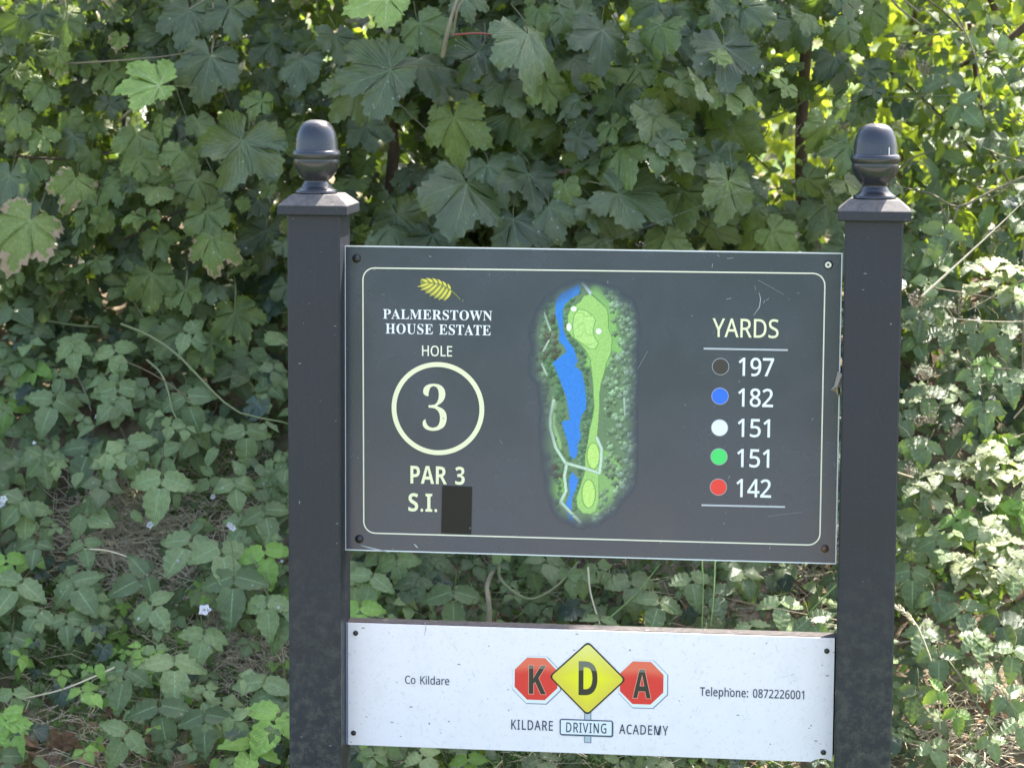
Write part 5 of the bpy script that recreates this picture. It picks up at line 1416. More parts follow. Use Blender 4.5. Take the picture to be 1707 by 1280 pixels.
# unseen crowns above the picture, extended to keep the sun off
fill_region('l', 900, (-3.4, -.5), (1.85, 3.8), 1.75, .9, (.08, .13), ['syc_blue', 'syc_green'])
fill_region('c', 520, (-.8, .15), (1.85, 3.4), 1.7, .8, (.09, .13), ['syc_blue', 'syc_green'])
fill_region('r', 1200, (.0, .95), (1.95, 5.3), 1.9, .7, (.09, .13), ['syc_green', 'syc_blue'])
fill_region('r', 900, (.35, 1.25), (2.9, 4.8), 1.6, .35, (.09, .12), ['syc_green', 'syc_blue'])  # added leaf mass blocking sun from the white board's top and left post
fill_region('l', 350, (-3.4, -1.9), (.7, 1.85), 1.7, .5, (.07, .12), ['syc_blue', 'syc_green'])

for tr, tree in (('l', tree_l), ('c', tree_c), ('r', tree_r)):
    scatter_leaves(tree, lv[tr], 'syc', 'syc_low', 290)

A3 = lambda px, py, Y: tuple(at(px, py, Y))
stem('trunk', [(-1.25, 2.3, .6), (-1.2, 2.2, 1.4), (-1.3, 2.15, 2.4), (-1.2, 2.2, 3.8)], .035, .015, 'bark', tree_l)
stem('trunk', [(-.36, 2.2, .7), A3(668, 420, 2.05), A3(656, 250, 2.0), A3(648, 130, 2.0), A3(640, -60, 2.0), (-.5, 2.1, 3.6)], .017, .012, 'bark', tree_c)
stem('trunk', [(.35, 2.5, .8), (.32, 2.3, 1.4), (.36, 2.2, 2.2), (.3, 2.2, 3.1)], .02, .009, 'bark', tree_r)
for pts, r, tree, m in [
    ([A3(738, 95, 1.38), A3(748, 45, 1.36), A3(768, -20, 1.4)], .006, tree_c, 'twig'), ([A3(755, 60, 1.38), A3(762, 20, 1.36), A3(772, 0, 1.36)], .003, tree_c, 'twig'),
    ([A3(640, 160, 2.0), A3(700, 130, 1.7), A3(800, 120, 1.5), A3(900, 60, 1.45)], .008, tree_c, 'bark'), ([A3(655, 300, 2.0), A3(720, 320, 1.7), A3(860, 300, 1.5), A3(980, 280, 1.45)], .008, tree_c, 'bark'),
    ([A3(641, 158, 1.8), A3(644, 200, 1.8), A3(648, 250, 1.85)], .003, tree_c, 'twig'), ([A3(1000, 150, 1.9), A3(1045, 120, 1.7), A3(1035, 165, 1.55)], .004, tree_c, 'twig'),
    ([A3(355, 0, 1.7), A3(356, 60, 1.68), A3(352, 95, 1.66)], .004, tree_l, 'twig'), ([A3(200, 200, 1.6), A3(262, 145, 1.55), A3(300, 100, 1.7), A3(420, 60, 1.9)], .004, tree_l, 'twig'),
    ([A3(450, 355, 1.7), A3(400, 345, 1.7), A3(460, 290, 1.8), A3(480, 270, 1.9)], .003, tree_l, 'twig'), ([A3(20, 260, 1.7), A3(115, 265, 1.65), A3(220, 250, 1.6)], .004, tree_l, 'dark_twig'),
    ([A3(380, 430, 1.7), A3(392, 470, 1.55), A3(391, 520, 1.5)], .0025, tree_l, 'cane'), ([A3(308, 430, 1.7), A3(312, 455, 1.5), A3(309, 482, 1.48)], .0025, tree_l, 'cane'),
    ([A3(0, 50, 1.7), A3(90, 90, 1.75), A3(200, 120, 1.9)], .004, tree_l, 'twig'), ([A3(100, 380, 1.6), A3(130, 420, 1.65), A3(145, 440, 1.8)], .003, tree_l, 'twig'),
    ([A3(1120, 300, 1.6), A3(1080, 320, 1.5), A3(1040, 330, 1.4)], .003, tree_r, 'cane'), ([A3(1180, 120, 1.8), A3(1240, 90, 1.7), A3(1205, 80, 1.45)], .004, tree_r, 'twig')]:
    stem('branch', pts, r, r * .6, m, tree, 12, 5)
stem('leaf_stalk', [A3(752, 59, 1.4), A3(800, 56, 1.38), A3(842, 62, 1.4)], .0022, .0015, 'petal', tree_c, 8, 4)
red = NT('red_stalk'); red.set(Base_Color=(.35, .08, .06, 1), Roughness=.5); M['red_stalk'] = red.m
o_ = COL.objects['leaf_stalk']; o_.data.materials.clear(); o_.data.materials.append(red.m); o_['label'] = 'thin red leaf stalk'

# ------------------------------------------------------------------ bramble thickets
def mk(m, tiltr, size):
    t = R.uniform(56, 86) if m == 'bramble_lit' else R.uniform(*tiltr)
    return hang(R.gauss(0, 40), t, R.gauss(0, 22)), R.uniform(*size), m


def bramble_items(n, xr, yr, off, size, mats, keep=None, shade=0, tiltr=(20, 75)):
    out = []
    for _ in range(n * 3):
        if len(out) >= n: break
        x, y = R.uniform(*xr), R.uniform(*yr)
        h = R.uniform(*off) if not callable(off) else off(x, y)
        z = float(bank(x, y)) + h
        px, py, d = pix((x, y, z))
        if keep and not keep(px, py): continue
        out.append((np.array([x, y, z]), *mk(R.choice(mats) if not callable(mats) else mats(px, py), tiltr, size)))
    return out


def clear_left(px, py):
    """Open patches of dry grass and litter on the left part of the bank."""
    def e(cx, cy, rx, ry): return ((px - cx) / rx) ** 2 + ((py - cy) / ry) ** 2 < 1
    if e(225, 905, 100, 95): return R.random() < .04
    if e(360, 845, 45, 25): return R.random() < .2
    if e(300, 1040, 95, 40): return R.random() < .4
    if e(430, 1095, 75, 75): return R.random() < .12
    if e(385, 815, 60, 45): return R.random() < .15
    if e(90, 1120, 130, 60): return R.random() < .5
    if py > 1150 and px < 480: return R.random() < .3
    if e(150, 1200, 170, 70): return R.random() < .08
    return True


bl = empty('bramble_bush', (-.9, 1.3, float(bank(-.9, 1.3))), 'low pale green bramble thicket on the bank to the left of the left post', 'bush', 'bramble thickets round the sign')
b_items = []
HB = [  # hero trifoliate leaves: px, py of the joint, leaflet px, angle, tilt, material, depth above ground ignored
 (98, 620, 36, 0, 30, 'bramble', 1.45), (55, 545, 42, -8, 30, 'bramble_dark', 1.5), (60, 610, 40, -20, 30, 'bramble_young', 1.45), (120, 570, 44, 6, 30, 'bramble', 1.45), (190, 580, 42, 20, 20, 'bramble', 1.4), (310, 555, 46, 60, 30, 'bramble', 1.4),
 (196, 645, 52, 6, 25, 'bramble', 1.35), (245, 665, 48, 10, 35, 'bramble', 1.4), (310, 660, 56, 14, 30, 'bramble', 1.3), (90, 665, 52, -14, 30, 'bramble', 1.35), (212, 738, 54, 22, 28, 'bramble', 1.25), (410, 715, 48, 0, 24, 'bramble', 1.25),
 (150, 745, 56, -10, 35, 'bramble', 1.3), (70, 755, 48, 10, 40, 'bramble', 1.25), (12, 755, 52, -8, 35, 'bramble', 1.25), (270, 795, 62, -4, 26, 'bramble', 1.15), (460, 795, 42, -20, 30, 'bramble', 1.2), (390, 610, 48, 20, 30, 'bramble_dark', 1.5),
 (350, 700, 50, -10, 30, 'bramble_dark', 1.4), (45, 845, 46, 4, 30, 'bramble', 1.1), (60, 905, 36, 0, 40, 'bramble', 1.05), (35, 970, 62, -30, 45, 'bramble', 1.0), (120, 970, 58, 30, 45, 'bramble', 1.0), (10, 930, 40, 10, 30, 'bramble_young', 1.05),
 (245, 960, 52, -60, 30, 'bramble', 1.0), (250, 1005, 46, 40, 40, 'bramble', .95), (318, 900, 60, -20, 45, 'bramble', 1.05), (368, 910, 64, 10, 40, 'bramble', 1.0), (390, 960, 66, 2, 28, 'bramble', .95), (440, 915, 52, 10, 28, 'bramble_young', 1.0),
 (445, 1000, 52, 0, 28, 'bramble', .9), (475, 1010, 60, -20, 30, 'bramble', .9), (340, 1055, 46, -8, 24, 'bramble', .85), (290, 1100, 64, 4, 50, 'bramble', .8), (210, 1115, 58, -16, 30, 'bramble', .8), (265, 1175, 62, 8, 30, 'bramble', .7),
 (340, 1190, 54, 8, 30, 'bramble', .68), (212, 1220, 52, -30, 30, 'bramble', .66), (370, 1210, 34, 40, 30, 'bramble', .7), (440, 1135, 60, -6, 35, 'bramble', .75), (475, 1150, 64, 0, 40, 'bramble', .75), (10, 1200, 60, 20, 30, 'bramble_young', .7), (0, 1260, 50, 20, 30, 'bramble', .66),
 (110, 1030, 40, 10, 30, 'bramble', .95), (65, 1020, 40, -30, 40, 'bramble', .95), (20, 1060, 44, 0, 40, 'bramble', .9), (140, 905, 36, 20, 40, 'bramble', 1.1), (170, 850, 38, -20, 40, 'bramble_dark', 1.2),
 (10, 670, 44, 0, 30, 'bramble_young', 1.4), (20, 605, 42, 10, 30, 'bramble', 1.45), (440, 850, 50, 20, 40, 'bramble', 1.1), (410, 870, 46, -30, 45, 'bramble', 1.1),
 (420, 1240, 60, -10, 60, 'bramble_young', .62), (465, 1190, 66, -30, 50, 'bramble_young', .66),
]
for px, py, s, ang, tilt, mat, Y in HB:
    p = at(px, py, Y); d = pix(p)[2]
    b_items.append((p, hang(ang, tilt, R.uniform(-15, 15)), s * 1.06 * d / FPX, mat, True))
b_items += bramble_items(900, (-1.9, -.5), (1.0, 1.9), (.03, .42), (.032, .066), ['bramble', 'bramble', 'bramble_dark'], clear_left)
b_items += bramble_items(620, (-1.9, -.45), (.55, 1.15), (.02, .22), (.025, .05), ['bramble', 'bramble', 'bramble_young'], clear_left)
b_items += bramble_items(160, (-1.9, -.5), (1.6, 2.3), (.1, .45), (.05, .08), ['bramble_dark', 'bramble_dark', 'bramble'], lambda px, py: py > 430)


bm = empty('bramble_bush', (0, 1.5, float(bank(0, 1.5))), 'shaded bramble thicket seen through the gap between the map board and the white board', 'bush', 'bramble thickets round the sign')
m_items = []
for px, py, s, ang, tilt, mat, Y in [(755, 985, 58, 0, 22, 'bramble', .95), (695, 970, 46, -40, 30, 'bramble_dark', 1.0), (620, 960, 50, -20, 30, 'bramble', .95), (600, 1010, 46, 0, 30, 'bramble_young', .85), (660, 930, 46, 10, 20, 'bramble', 1.05), (720, 930, 48, 10, 30, 'bramble_dark', 1.1),
                                     (1050, 965, 50, 10, 25, 'bramble_dark', 1.0), (1100, 1000, 48, -10, 40, 'bramble', .95), (1150, 960, 44, 10, 40, 'bramble', 1.0), (1190, 985, 40, 20, 40, 'bramble_dark', 1.0), (1300, 1000, 44, 0, 45, 'bramble', .95), (1350, 1030, 44, 20, 40, 'bramble', .9),
                                     (885, 945, 34, 10, 20, 'bramble', 1.1), (960, 960, 34, -10, 30, 'bramble', 1.1), (1240, 940, 50, 10, 20, 'bramble_dark', 1.1), (640, 1250, 44, 0, 30, 'bramble', .6), (700, 1255, 40, 30, 50, 'bramble', .6), (780, 1262, 36, 10, 20, 'bramble_young', .6),
                                     (1000, 1030, 36, 0, 60, 'bramble', .9), (1250, 1040, 40, 30, 60, 'bramble', .85), (900, 1262, 44, 30, 60, 'bramble_dark', .62), (1100, 1268, 40, -30, 60, 'bramble_dark', .62)]:
    p = at(px, py, Y); d = pix(p)[2]
    m_items.append((p, hang(ang, tilt, R.uniform(-15, 15)), s * 1.06 * d / FPX, mat, True))
m_items += bramble_items(700, (-.5, .62), (1.0, 2.2), (.05, .40), (.03, .06), ['bramble_dark', 'bramble', 'bramble_dark'])
m_items += bramble_items(330, (-.5, .62), (.55, 1.1), (.02, .12), (.02, .045), ['bramble', 'bramble_dark'])


br = empty('bramble_bush', (.85, 1.3, float(bank(.85, 1.3))), 'bramble thicket with leaves coloured pale as if sunlit to the right of the right post', 'bush', 'bramble thickets round the sign')
r_items = []
for px, py, s, ang, tilt, mat, Y in [
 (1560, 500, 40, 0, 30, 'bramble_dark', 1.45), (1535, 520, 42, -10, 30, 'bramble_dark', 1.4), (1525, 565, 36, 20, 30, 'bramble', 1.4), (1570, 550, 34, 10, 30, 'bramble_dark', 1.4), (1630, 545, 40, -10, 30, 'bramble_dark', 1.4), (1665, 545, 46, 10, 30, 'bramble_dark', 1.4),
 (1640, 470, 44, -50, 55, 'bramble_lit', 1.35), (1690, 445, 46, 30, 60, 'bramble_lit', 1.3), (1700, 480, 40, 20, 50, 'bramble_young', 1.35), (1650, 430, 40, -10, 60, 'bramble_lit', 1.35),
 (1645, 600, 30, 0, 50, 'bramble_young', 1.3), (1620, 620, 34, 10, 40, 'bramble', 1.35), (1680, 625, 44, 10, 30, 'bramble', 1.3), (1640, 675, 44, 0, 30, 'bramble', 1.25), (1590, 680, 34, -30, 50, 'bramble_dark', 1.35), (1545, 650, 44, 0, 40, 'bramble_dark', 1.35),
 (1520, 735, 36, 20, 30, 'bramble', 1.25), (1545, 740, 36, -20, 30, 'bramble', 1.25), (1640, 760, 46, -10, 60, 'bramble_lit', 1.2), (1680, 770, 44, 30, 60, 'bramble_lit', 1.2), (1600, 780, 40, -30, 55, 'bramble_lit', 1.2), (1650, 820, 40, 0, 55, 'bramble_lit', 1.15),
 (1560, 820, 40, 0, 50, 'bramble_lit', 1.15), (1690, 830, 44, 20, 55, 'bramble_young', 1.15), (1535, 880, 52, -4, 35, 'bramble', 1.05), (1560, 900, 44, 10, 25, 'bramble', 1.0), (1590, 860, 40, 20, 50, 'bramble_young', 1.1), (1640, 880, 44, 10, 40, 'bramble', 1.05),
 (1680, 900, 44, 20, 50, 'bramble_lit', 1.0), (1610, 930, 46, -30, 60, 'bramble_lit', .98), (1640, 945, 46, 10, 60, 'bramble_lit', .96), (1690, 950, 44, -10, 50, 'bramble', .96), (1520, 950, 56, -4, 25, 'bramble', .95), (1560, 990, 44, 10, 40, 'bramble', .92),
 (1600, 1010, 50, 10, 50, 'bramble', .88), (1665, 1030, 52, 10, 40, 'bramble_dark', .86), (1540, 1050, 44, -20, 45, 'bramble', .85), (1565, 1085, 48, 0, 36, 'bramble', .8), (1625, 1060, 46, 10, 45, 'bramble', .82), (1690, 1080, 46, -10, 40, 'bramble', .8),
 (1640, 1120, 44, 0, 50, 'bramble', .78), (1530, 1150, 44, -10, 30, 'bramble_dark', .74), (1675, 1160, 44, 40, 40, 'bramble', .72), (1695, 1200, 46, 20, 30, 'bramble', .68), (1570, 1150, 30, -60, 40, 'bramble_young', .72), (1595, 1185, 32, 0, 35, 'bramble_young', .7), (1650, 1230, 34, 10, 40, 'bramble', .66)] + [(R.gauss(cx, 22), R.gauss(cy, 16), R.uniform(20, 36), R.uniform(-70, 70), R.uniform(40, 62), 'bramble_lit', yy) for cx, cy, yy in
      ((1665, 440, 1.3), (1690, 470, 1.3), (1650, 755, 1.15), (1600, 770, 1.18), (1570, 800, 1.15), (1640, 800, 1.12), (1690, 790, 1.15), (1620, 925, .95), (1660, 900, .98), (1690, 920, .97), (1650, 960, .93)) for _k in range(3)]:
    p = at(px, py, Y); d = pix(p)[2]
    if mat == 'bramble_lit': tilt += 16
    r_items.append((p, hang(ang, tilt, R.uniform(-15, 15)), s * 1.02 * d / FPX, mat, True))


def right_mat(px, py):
    if (py < 500 and px > 1600) or (730 < py < 1000 and px > 1560): return R.choice(['bramble_lit', 'bramble_young', 'bramble', 'bramble_dark', 'bramble'])  # sunlit leaf colour mixed in where sun should fall
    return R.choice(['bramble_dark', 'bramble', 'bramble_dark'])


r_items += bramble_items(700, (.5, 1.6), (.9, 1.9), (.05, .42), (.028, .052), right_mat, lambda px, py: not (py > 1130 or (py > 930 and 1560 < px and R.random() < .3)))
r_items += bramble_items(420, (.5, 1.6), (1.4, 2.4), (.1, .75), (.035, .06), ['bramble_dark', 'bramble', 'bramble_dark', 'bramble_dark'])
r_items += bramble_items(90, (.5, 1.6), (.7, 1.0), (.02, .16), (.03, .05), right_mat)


# upper right: looser hedge of small leaves, backlit
hw = empty('hedge_shrub', (.95, 2.3, float(bank(.95, 2.3))), 'loose small-leaved hedge shrub with arching twigs behind the right finial', 'bush')
def species_mix(items, keepn):
    out = items[:keepn]
    for it in items[keepn:]:
        q = R.random()
        if q < .22: out.append((it[0], it[1], it[2] * R.uniform(.55, 1.0), it[3], False, 'small'))
        elif q < .34: out.append((it[0], it[1], it[2] * R.uniform(.6, .9), 'ivy', False, 'ivy'))
        else: out.append((it[0], it[1], it[2] * R.uniform(.7, 1.2), it[3]))
    return out


b_items += bramble_items(620, (-3.4, -1.9), (.6, 2.2), (.03, .42), (.04, .08), ['bramble', 'bramble_dark'])
r_items += bramble_items(380, (1.5, 2.9), (.6, 2.2), (.03, .42), (.04, .08), ['bramble', 'bramble_dark'])
scatter_leaves(bl, species_mix(b_items, len(HB)), 'bra', 'bra_low', 295)
scatter_leaves(bm, species_mix(m_items, 22), 'bra', 'bra_low', 200)
scatter_leaves(br, species_mix(r_items, 79), 'bra', 'bra_low', 295)
h_items = []
for _ in range(4300):
    x, z = R.uniform(.18, 1.75), R.uniform(.95, 1.98)
    cl = math.sin(x * 9 + z * 5) + math.sin(z * 11 - x * 6 + 1.3) + math.sin(x * 17 + 2) * .5
    if cl < R.uniform(-.9, 1.3): continue
    if R.random() < (.5 if x < .4 else .0): continue
    y = 2.0 + abs(R.gauss(0, .35)) + .2 * math.sin(x * 5 + z * 4)
    h_items.append((np.array([x, y, z]), hang(R.gauss(0, 60), R.uniform(0, 85), R.gauss(0, 45)), R.uniform(.022, .052), R.choice(['small', 'small', 'bramble_dark', 'bramble_lit', 'bramble', 'small'])))
for _ in range(650):  # unseen dense band above the frame, added to shade the brambles below
    x, z = R.uniform(.55, 1.9), R.uniform(1.72, 2.05)
    h_items.append((np.array([x, 2.05 + abs(R.gauss(0, .3)), z]), hang(R.gauss(0, 60), R.uniform(0, 85), R.gauss(0, 45)), R.uniform(.04, .065), 'small'))
scatter_leaves(hw, h_items, 'small', 'small', 300)
for pts, r, m in [([A3(1720, 290, 1.75), A3(1655, 318, 1.75), A3(1597, 345, 1.75), A3(1555, 325, 1.8), A3(1500, 312, 1.9)], .0035, 'twig'), ([A3(1597, 345, 1.75), A3(1585, 385, 1.75), A3(1578, 420, 1.8)], .0028, 'twig'),
                  ([A3(1565, 335, 1.78), A3(1580, 370, 1.8), A3(1600, 410, 1.85)], .002, 'twig'), ([A3(1650, -10, 2.3), A3(1660, 30, 2.3), A3(1640, 62, 2.3)], .012, 'bark'), ([A3(1720, 35, 2.2), A3(1690, 60, 2.2), A3(1645, 90, 2.2), A3(1600, 110, 2.3)], .012, 'bark'),
                  ([A3(1480, -10, 1.9), A3(1500, 15, 1.9), A3(1540, 45, 1.9)], .004, 'twig'), ([A3(1220, 200, 2.0), A3(1290, 195, 2.0), A3(1360, 155, 2.0), A3(1390, 120, 2.0)], .003, 'cane'), ([A3(1210, 30, 2.2), A3(1180, 34, 2.2), A3(1145, 32, 2.2)], .003, 'twig'),
                  ([A3(1190, 200, 2.1), A3(1240, 245, 2.1), A3(1280, 280, 2.1)], .003, 'dark_twig'), ([A3(1650, 250, 2.0), A3(1680, 300, 2.0), A3(1700, 340, 2.0)], .004, 'twig'), ([A3(1350, -10, 2.2), A3(1330, 30, 2.2), A3(1310, 60, 2.2)], .006, 'dark_twig'),
                  ([A3(1480, 300, 2.0), A3(1520, 265, 2.0), A3(1560, 250, 2.0)], .003, 'twig'), ([(.95, 2.4, .8), (1.0, 2.35, 1.3), (1.1, 2.4, 1.9), (1.2, 2.5, 2.4)], .014, 'bark'), ([(.95, 2.4, .8), (.8, 2.3, 1.3), (.7, 2.3, 1.9)], .010, 'bark'),
                  ([(.8, 2.3, 1.3), (.6, 2.2, 1.5), (.45, 2.1, 1.6)], .005, 'dark_twig')]:
    stem('branch', pts, r, r * .55, m, hw, 14, 5)

def twigs(n, box, plant, mats, r=(.0012, .003), L=(.12, .4), up=(-.2, 1)):
    (xa, xb), (ya, yb), (za, zb_) = box
    for _ in range(n):
        a = np.array([R.uniform(xa, xb), R.uniform(ya, yb), R.uniform(za, zb_)])
        d = unit([R.gauss(0, 1), R.gauss(0, .4), R.uniform(*up)]); l = R.uniform(*L)
        sag = np.array([R.gauss(0, .03), 0, R.uniform(-.02, .05)])
        rr = R.uniform(*r)
        stem('branch' if plant is not bl and plant is not br else 'cane', [a, a + d * l * .35 + sag, a + d * l * .7 + sag * 1.3, a + d * l], rr, rr * .12, R.choice(mats), plant, 9, 4)


twigs(34, ((.45, 1.15), (1.7, 2.1), (1.0, 1.9)), hw, ['twig', 'twig', 'dark_twig', 'cane'])
twigs(26, ((-1.6, -.5), (1.55, 1.9), (.95, 1.8)), tree_l, ['twig', 'dark_twig', 'cane'])
twigs(16, ((-.5, .3), (1.6, 2.0), (1.1, 1.8)), tree_c, ['twig', 'dark_twig'])
twigs(14, ((-1.5, -.5), (.9, 1.7), (.3, .95)), bl, ['cane', 'twig', 'straw'], up=(-.3, .6))
twigs(22, ((.5, 1.0), (.8, 1.6), (.25, 1.1)), br, ['cane', 'twig', 'straw'], up=(-.3, .8))

# ivy in the dark at the top left and middle
iv = empty('ivy_vine', (-1.15, 2.1, float(bank(-1.15, 2.1))), 'dark glossy ivy climbing in the shade at the upper left', 'climber')
i_items = []
for _ in range(110):
    p = at(R.gauss(212, 30), R.uniform(-30, 130), 1.95 + R.uniform(-.06, .1))
    i_items.append((p, hang(R.gauss(0, 35), R.uniform(10, 50), R.gauss(0, 25)), R.uniform(.02, .035), 'ivy'))
scatter_leaves(iv, i_items, 'ivy', 'ivy', 110)
stem('stem', [(-1.15, 2.1, .7), A3(215, 430, 2.1), A3(210, 130, 2.05), A3(215, -40, 2.05)], .007, .004, 'bark', iv)
iv2 = empty('ivy_vine', (-.3, 2.25, float(bank(-.3, 2.25))), 'dark ivy in the deep shade beside the thin brown trunk', 'climber')
i_items = []
for _ in range(90):
    p = at(R.gauss(725, 40), R.uniform(170, 400), 2.15 + R.uniform(-.06, .1))
    i_items.append((p, hang(R.gauss(0, 35), R.uniform(10, 50), R.gauss(0, 25)), R.uniform(.025, .045), 'ivy'))
scatter_leaves(iv2, i_items, 'ivy', 'ivy', 90)
stem('stem', [(-.3, 2.25, .8), A3(722, 430, 2.25), A3(716, 200, 2.2)], .006, .003, 'bark', iv2)

# ------------------------------------------------------------------ canes, twigs, flowers, seed heads of the brambles
for bush, pts, r, m in [
    (bl, [A3(202, 540, 1.42), A3(250, 560, 1.38), A3(300, 595, 1.34), A3(352, 650, 1.3), A3(400, 688, 1.27), A3(470, 703, 1.25), A3(490, 712, 1.3)], .0032, 'cane'),
    (bl, [A3(245, 600, 1.38), A3(268, 622, 1.34), A3(281, 655, 1.3), A3(290, 690, 1.27), A3(320, 735, 1.2)], .003, 'cane'),
    (bl, [A3(80, 535, 1.6), A3(125, 542, 1.55), A3(165, 545, 1.5)], .0028, 'cane'), (bl, [A3(125, 620, 1.5), A3(140, 650, 1.45), A3(152, 685, 1.4)], .0028, 'twig'),
    (bl, [A3(425, 925, 1.0), A3(432, 965, .98), A3(448, 995, .96)], .0025, 'cane'), (bl, [A3(196, 1110, .82), A3(170, 1122, .8), A3(100, 1150, .78), A3(20, 1168, .8)], .0025, 'straw'),
    (bl, [A3(125, 915, 1.1), A3(180, 918, 1.08), A3(245, 940, 1.05)], .0022, 'straw'), (bl, [A3(445, 985, 1.0), A3(380, 980, 1.0), A3(330, 990, 1.0)], .002, 'twig'),
    (bl, [A3(215, 490, 1.6), A3(240, 530, 1.5)], .0025, 'twig'), (bl, [A3(75, 660, 1.5), A3(60, 700, 1.45), A3(40, 740, 1.4)], .002, 'twig'),
    (bm, [A3(832, 940, 1.05), A3(834, 965, 1.0), A3(862, 990, .98), A3(890, 998, .98), A3(930, 975, 1.0), A3(965, 935, 1.05)], .0035, 'cane'),
    (bm, [A3(980, 945, 1.0), A3(985, 990, .98), A3(1000, 1040, .95)], .0022, 'straw'), (bm, [A3(1010, 1035, .9), A3(1060, 990, .95), A3(1100, 940, 1.0)], .002, 'green_stalk'),
    (bm, [A3(1170, 930, 1.0), A3(1172, 980, .95), A3(1170, 1045, .9)], .002, 'green_stalk'), (bm, [A3(1192, 935, 1.0), A3(1190, 985, .95), A3(1185, 1045, .9)], .002, 'green_stalk'),
    (bm, [A3(1395, 975, .9), A3(1350, 1020, .9), A3(1325, 1050, .9)], .002, 'green_stalk'),
    (br, [A3(1490, 1073, .85), A3(1550, 1066, .84), A3(1600, 1085, .82), A3(1640, 1095, .8), A3(1665, 1125, .8)], .0028, 'twig'),
    (br, [A3(1580, 1100, .8), A3(1615, 1150, .76), A3(1640, 1195, .72), A3(1660, 1225, .7)], .0028, 'cane'), (br, [A3(1525, 1190, .7), A3(1545, 1175, .7), A3(1585, 1172, .72)], .002, 'cane'),
    (br, [A3(1707, 400, 1.5), A3(1706, 520, 1.5), A3(1703, 640, 1.5)], .003, 'twig'), (br, [A3(1560, 620, 1.5), A3(1600, 600, 1.45), A3(1640, 612, 1.4), A3(1700, 616, 1.4)], .002, 'twig'),
    (br, [A3(1590, 560, 1.5), A3(1588, 530, 1.45), A3(1572, 505, 1.4)], .002, 'twig'), (br, [A3(1545, 800, 1.3), A3(1580, 770, 1.25), A3(1600, 745, 1.2)], .002, 'cane')]:
    stem('cane', pts, r, r * .6, m, bush, 16, 5)
# scaly pale stump of a stem in the gap
stem('dead_stem', [A3(816, 1045, .95), A3(815, 1005, .95), A3(812, 975, .98), A3(826, 940, 1.05), (A3(834, 900, 1.1))], .0058, .0045, 'twig', bm, 14, 7)['label'] = 'scaly pale brown dead stem'


def flower(px, py, Y, s, bush, tilt=20):
    """White five-petalled bramble flower."""
    c = at(px, py, Y)
    fr = hang(R.uniform(-20, 20), tilt)
    rs = random.Random(int(px))
    Vs, Fs, Ls, o = [], [], [], 0
    for k in range(5):
        V, F, L = simple_leaf(40 + k, .95, 4, 0, False, .4, -.2)
        a = math.radians(72 * k + rs.uniform(-12, 12)); ca, sa = math.cos(a), math.sin(a)
        V = V @ np.array([[ca, sa, 0], [-sa, ca, 0], [0, 0, 1]])
        Vs.append(V); Fs.append(F + o); Ls.append(L); o += len(V)
    V = np.concatenate(Vs) * s @ fr.T + c
    f = link('flower', mesh_np('flower', V, np.concatenate(Fs), True, np.concatenate(Ls)), bush, M['petal'])
    parts = []
    for k in range(9):
        a = rs.uniform(0, 6.28); r = rs.uniform(.05, .25) * s
        q = c + fr @ np.array([math.cos(a) * r, math.sin(a) * r, .28 * s])
        parts.append(tube(np.array([c, (c + q) / 2, q]), s * .03, 3))
    V, F = join_np(parts)
    link('stamens', mesh_np('stamens', V, F, True), f, M['anther'])
    return f


flower(341, 1017, .9, .016, bl, 40)['label'] = 'white five-petalled flower'
for px, py, Y, s in [(250, 875, 1.0, .009), (383, 875, .98, .008), (388, 880, .98, .008), (6, 832, 1.05, .010), (2, 840, 1.05, .009), (162, 695, 1.3, .007), (355, 828, 1.1, .007), (297, 935, 1.0, .004), (231, 1031, .9, .004), (464, 1012, .88, .004), (470, 935, .95, .004), (57, 738, 1.2, .005)]:
    flower(px, py, Y, s, bl)


def seed_head(px, py, Y, rad, bush, n=26, mat='seed'):
    c = at(px, py, Y)
    rs = random.Random(int(px * 3 + py))
    parts = []
    for _ in range(n):
        q = c + np.array([rs.gauss(0, 1), rs.gauss(0, .7), rs.gauss(0, .9)]) * rad * .5
        r = rad * rs.uniform(.07, .14)
        ring = np.array([q + np.array([0, 0, -r]), q + np.array([0, 0, -r * .3]), q + np.array([0, 0, r * .4]), q + np.array([0, 0, r])])
        parts.append(tube(ring, [r * .4, r, r * .9, r * .2], 5))
        base = c + np.array([0, 0, -rad])
        parts.append(tube(np.array([base, (base + q) / 2 + np.array([0, 0, -.1 * rad]), q]), rad * .02, 3))
    V, F = join_np(parts)
    return link('seed_head', mesh_np('seed_head', V, F, True), bush, M[mat])


for px, py, Y, r in [(1525, 495, 1.35, .024), (1597, 508, 1.35, .022), (1540, 618, 1.3, .022), (1555, 690, 1.25, .020), (1590, 712, 1.22, .020), (1530, 700, 1.25, .014), (1640, 545, 1.4, .010), (1515, 780, 1.2, .018)]:
    seed_head(px, py, Y, r, br)
for px, py, Y, r in [(1400, 205, 1.75, .030), (1250, 215, 1.8, .026), (1320, 220, 1.8, .018), (1665, 385, 1.7, .018), (1120, 315, 1.6, .020), (1310, 400, 1.7, .022), (1365, 408, 1.7, .018), (1238, 408, 1.7, .012), (1450, 130, 1.9, .02), (1540, 110, 1.9, .024), (1500, 85, 1.9, .02)]:
    seed_head(px, py, Y, r, hw)


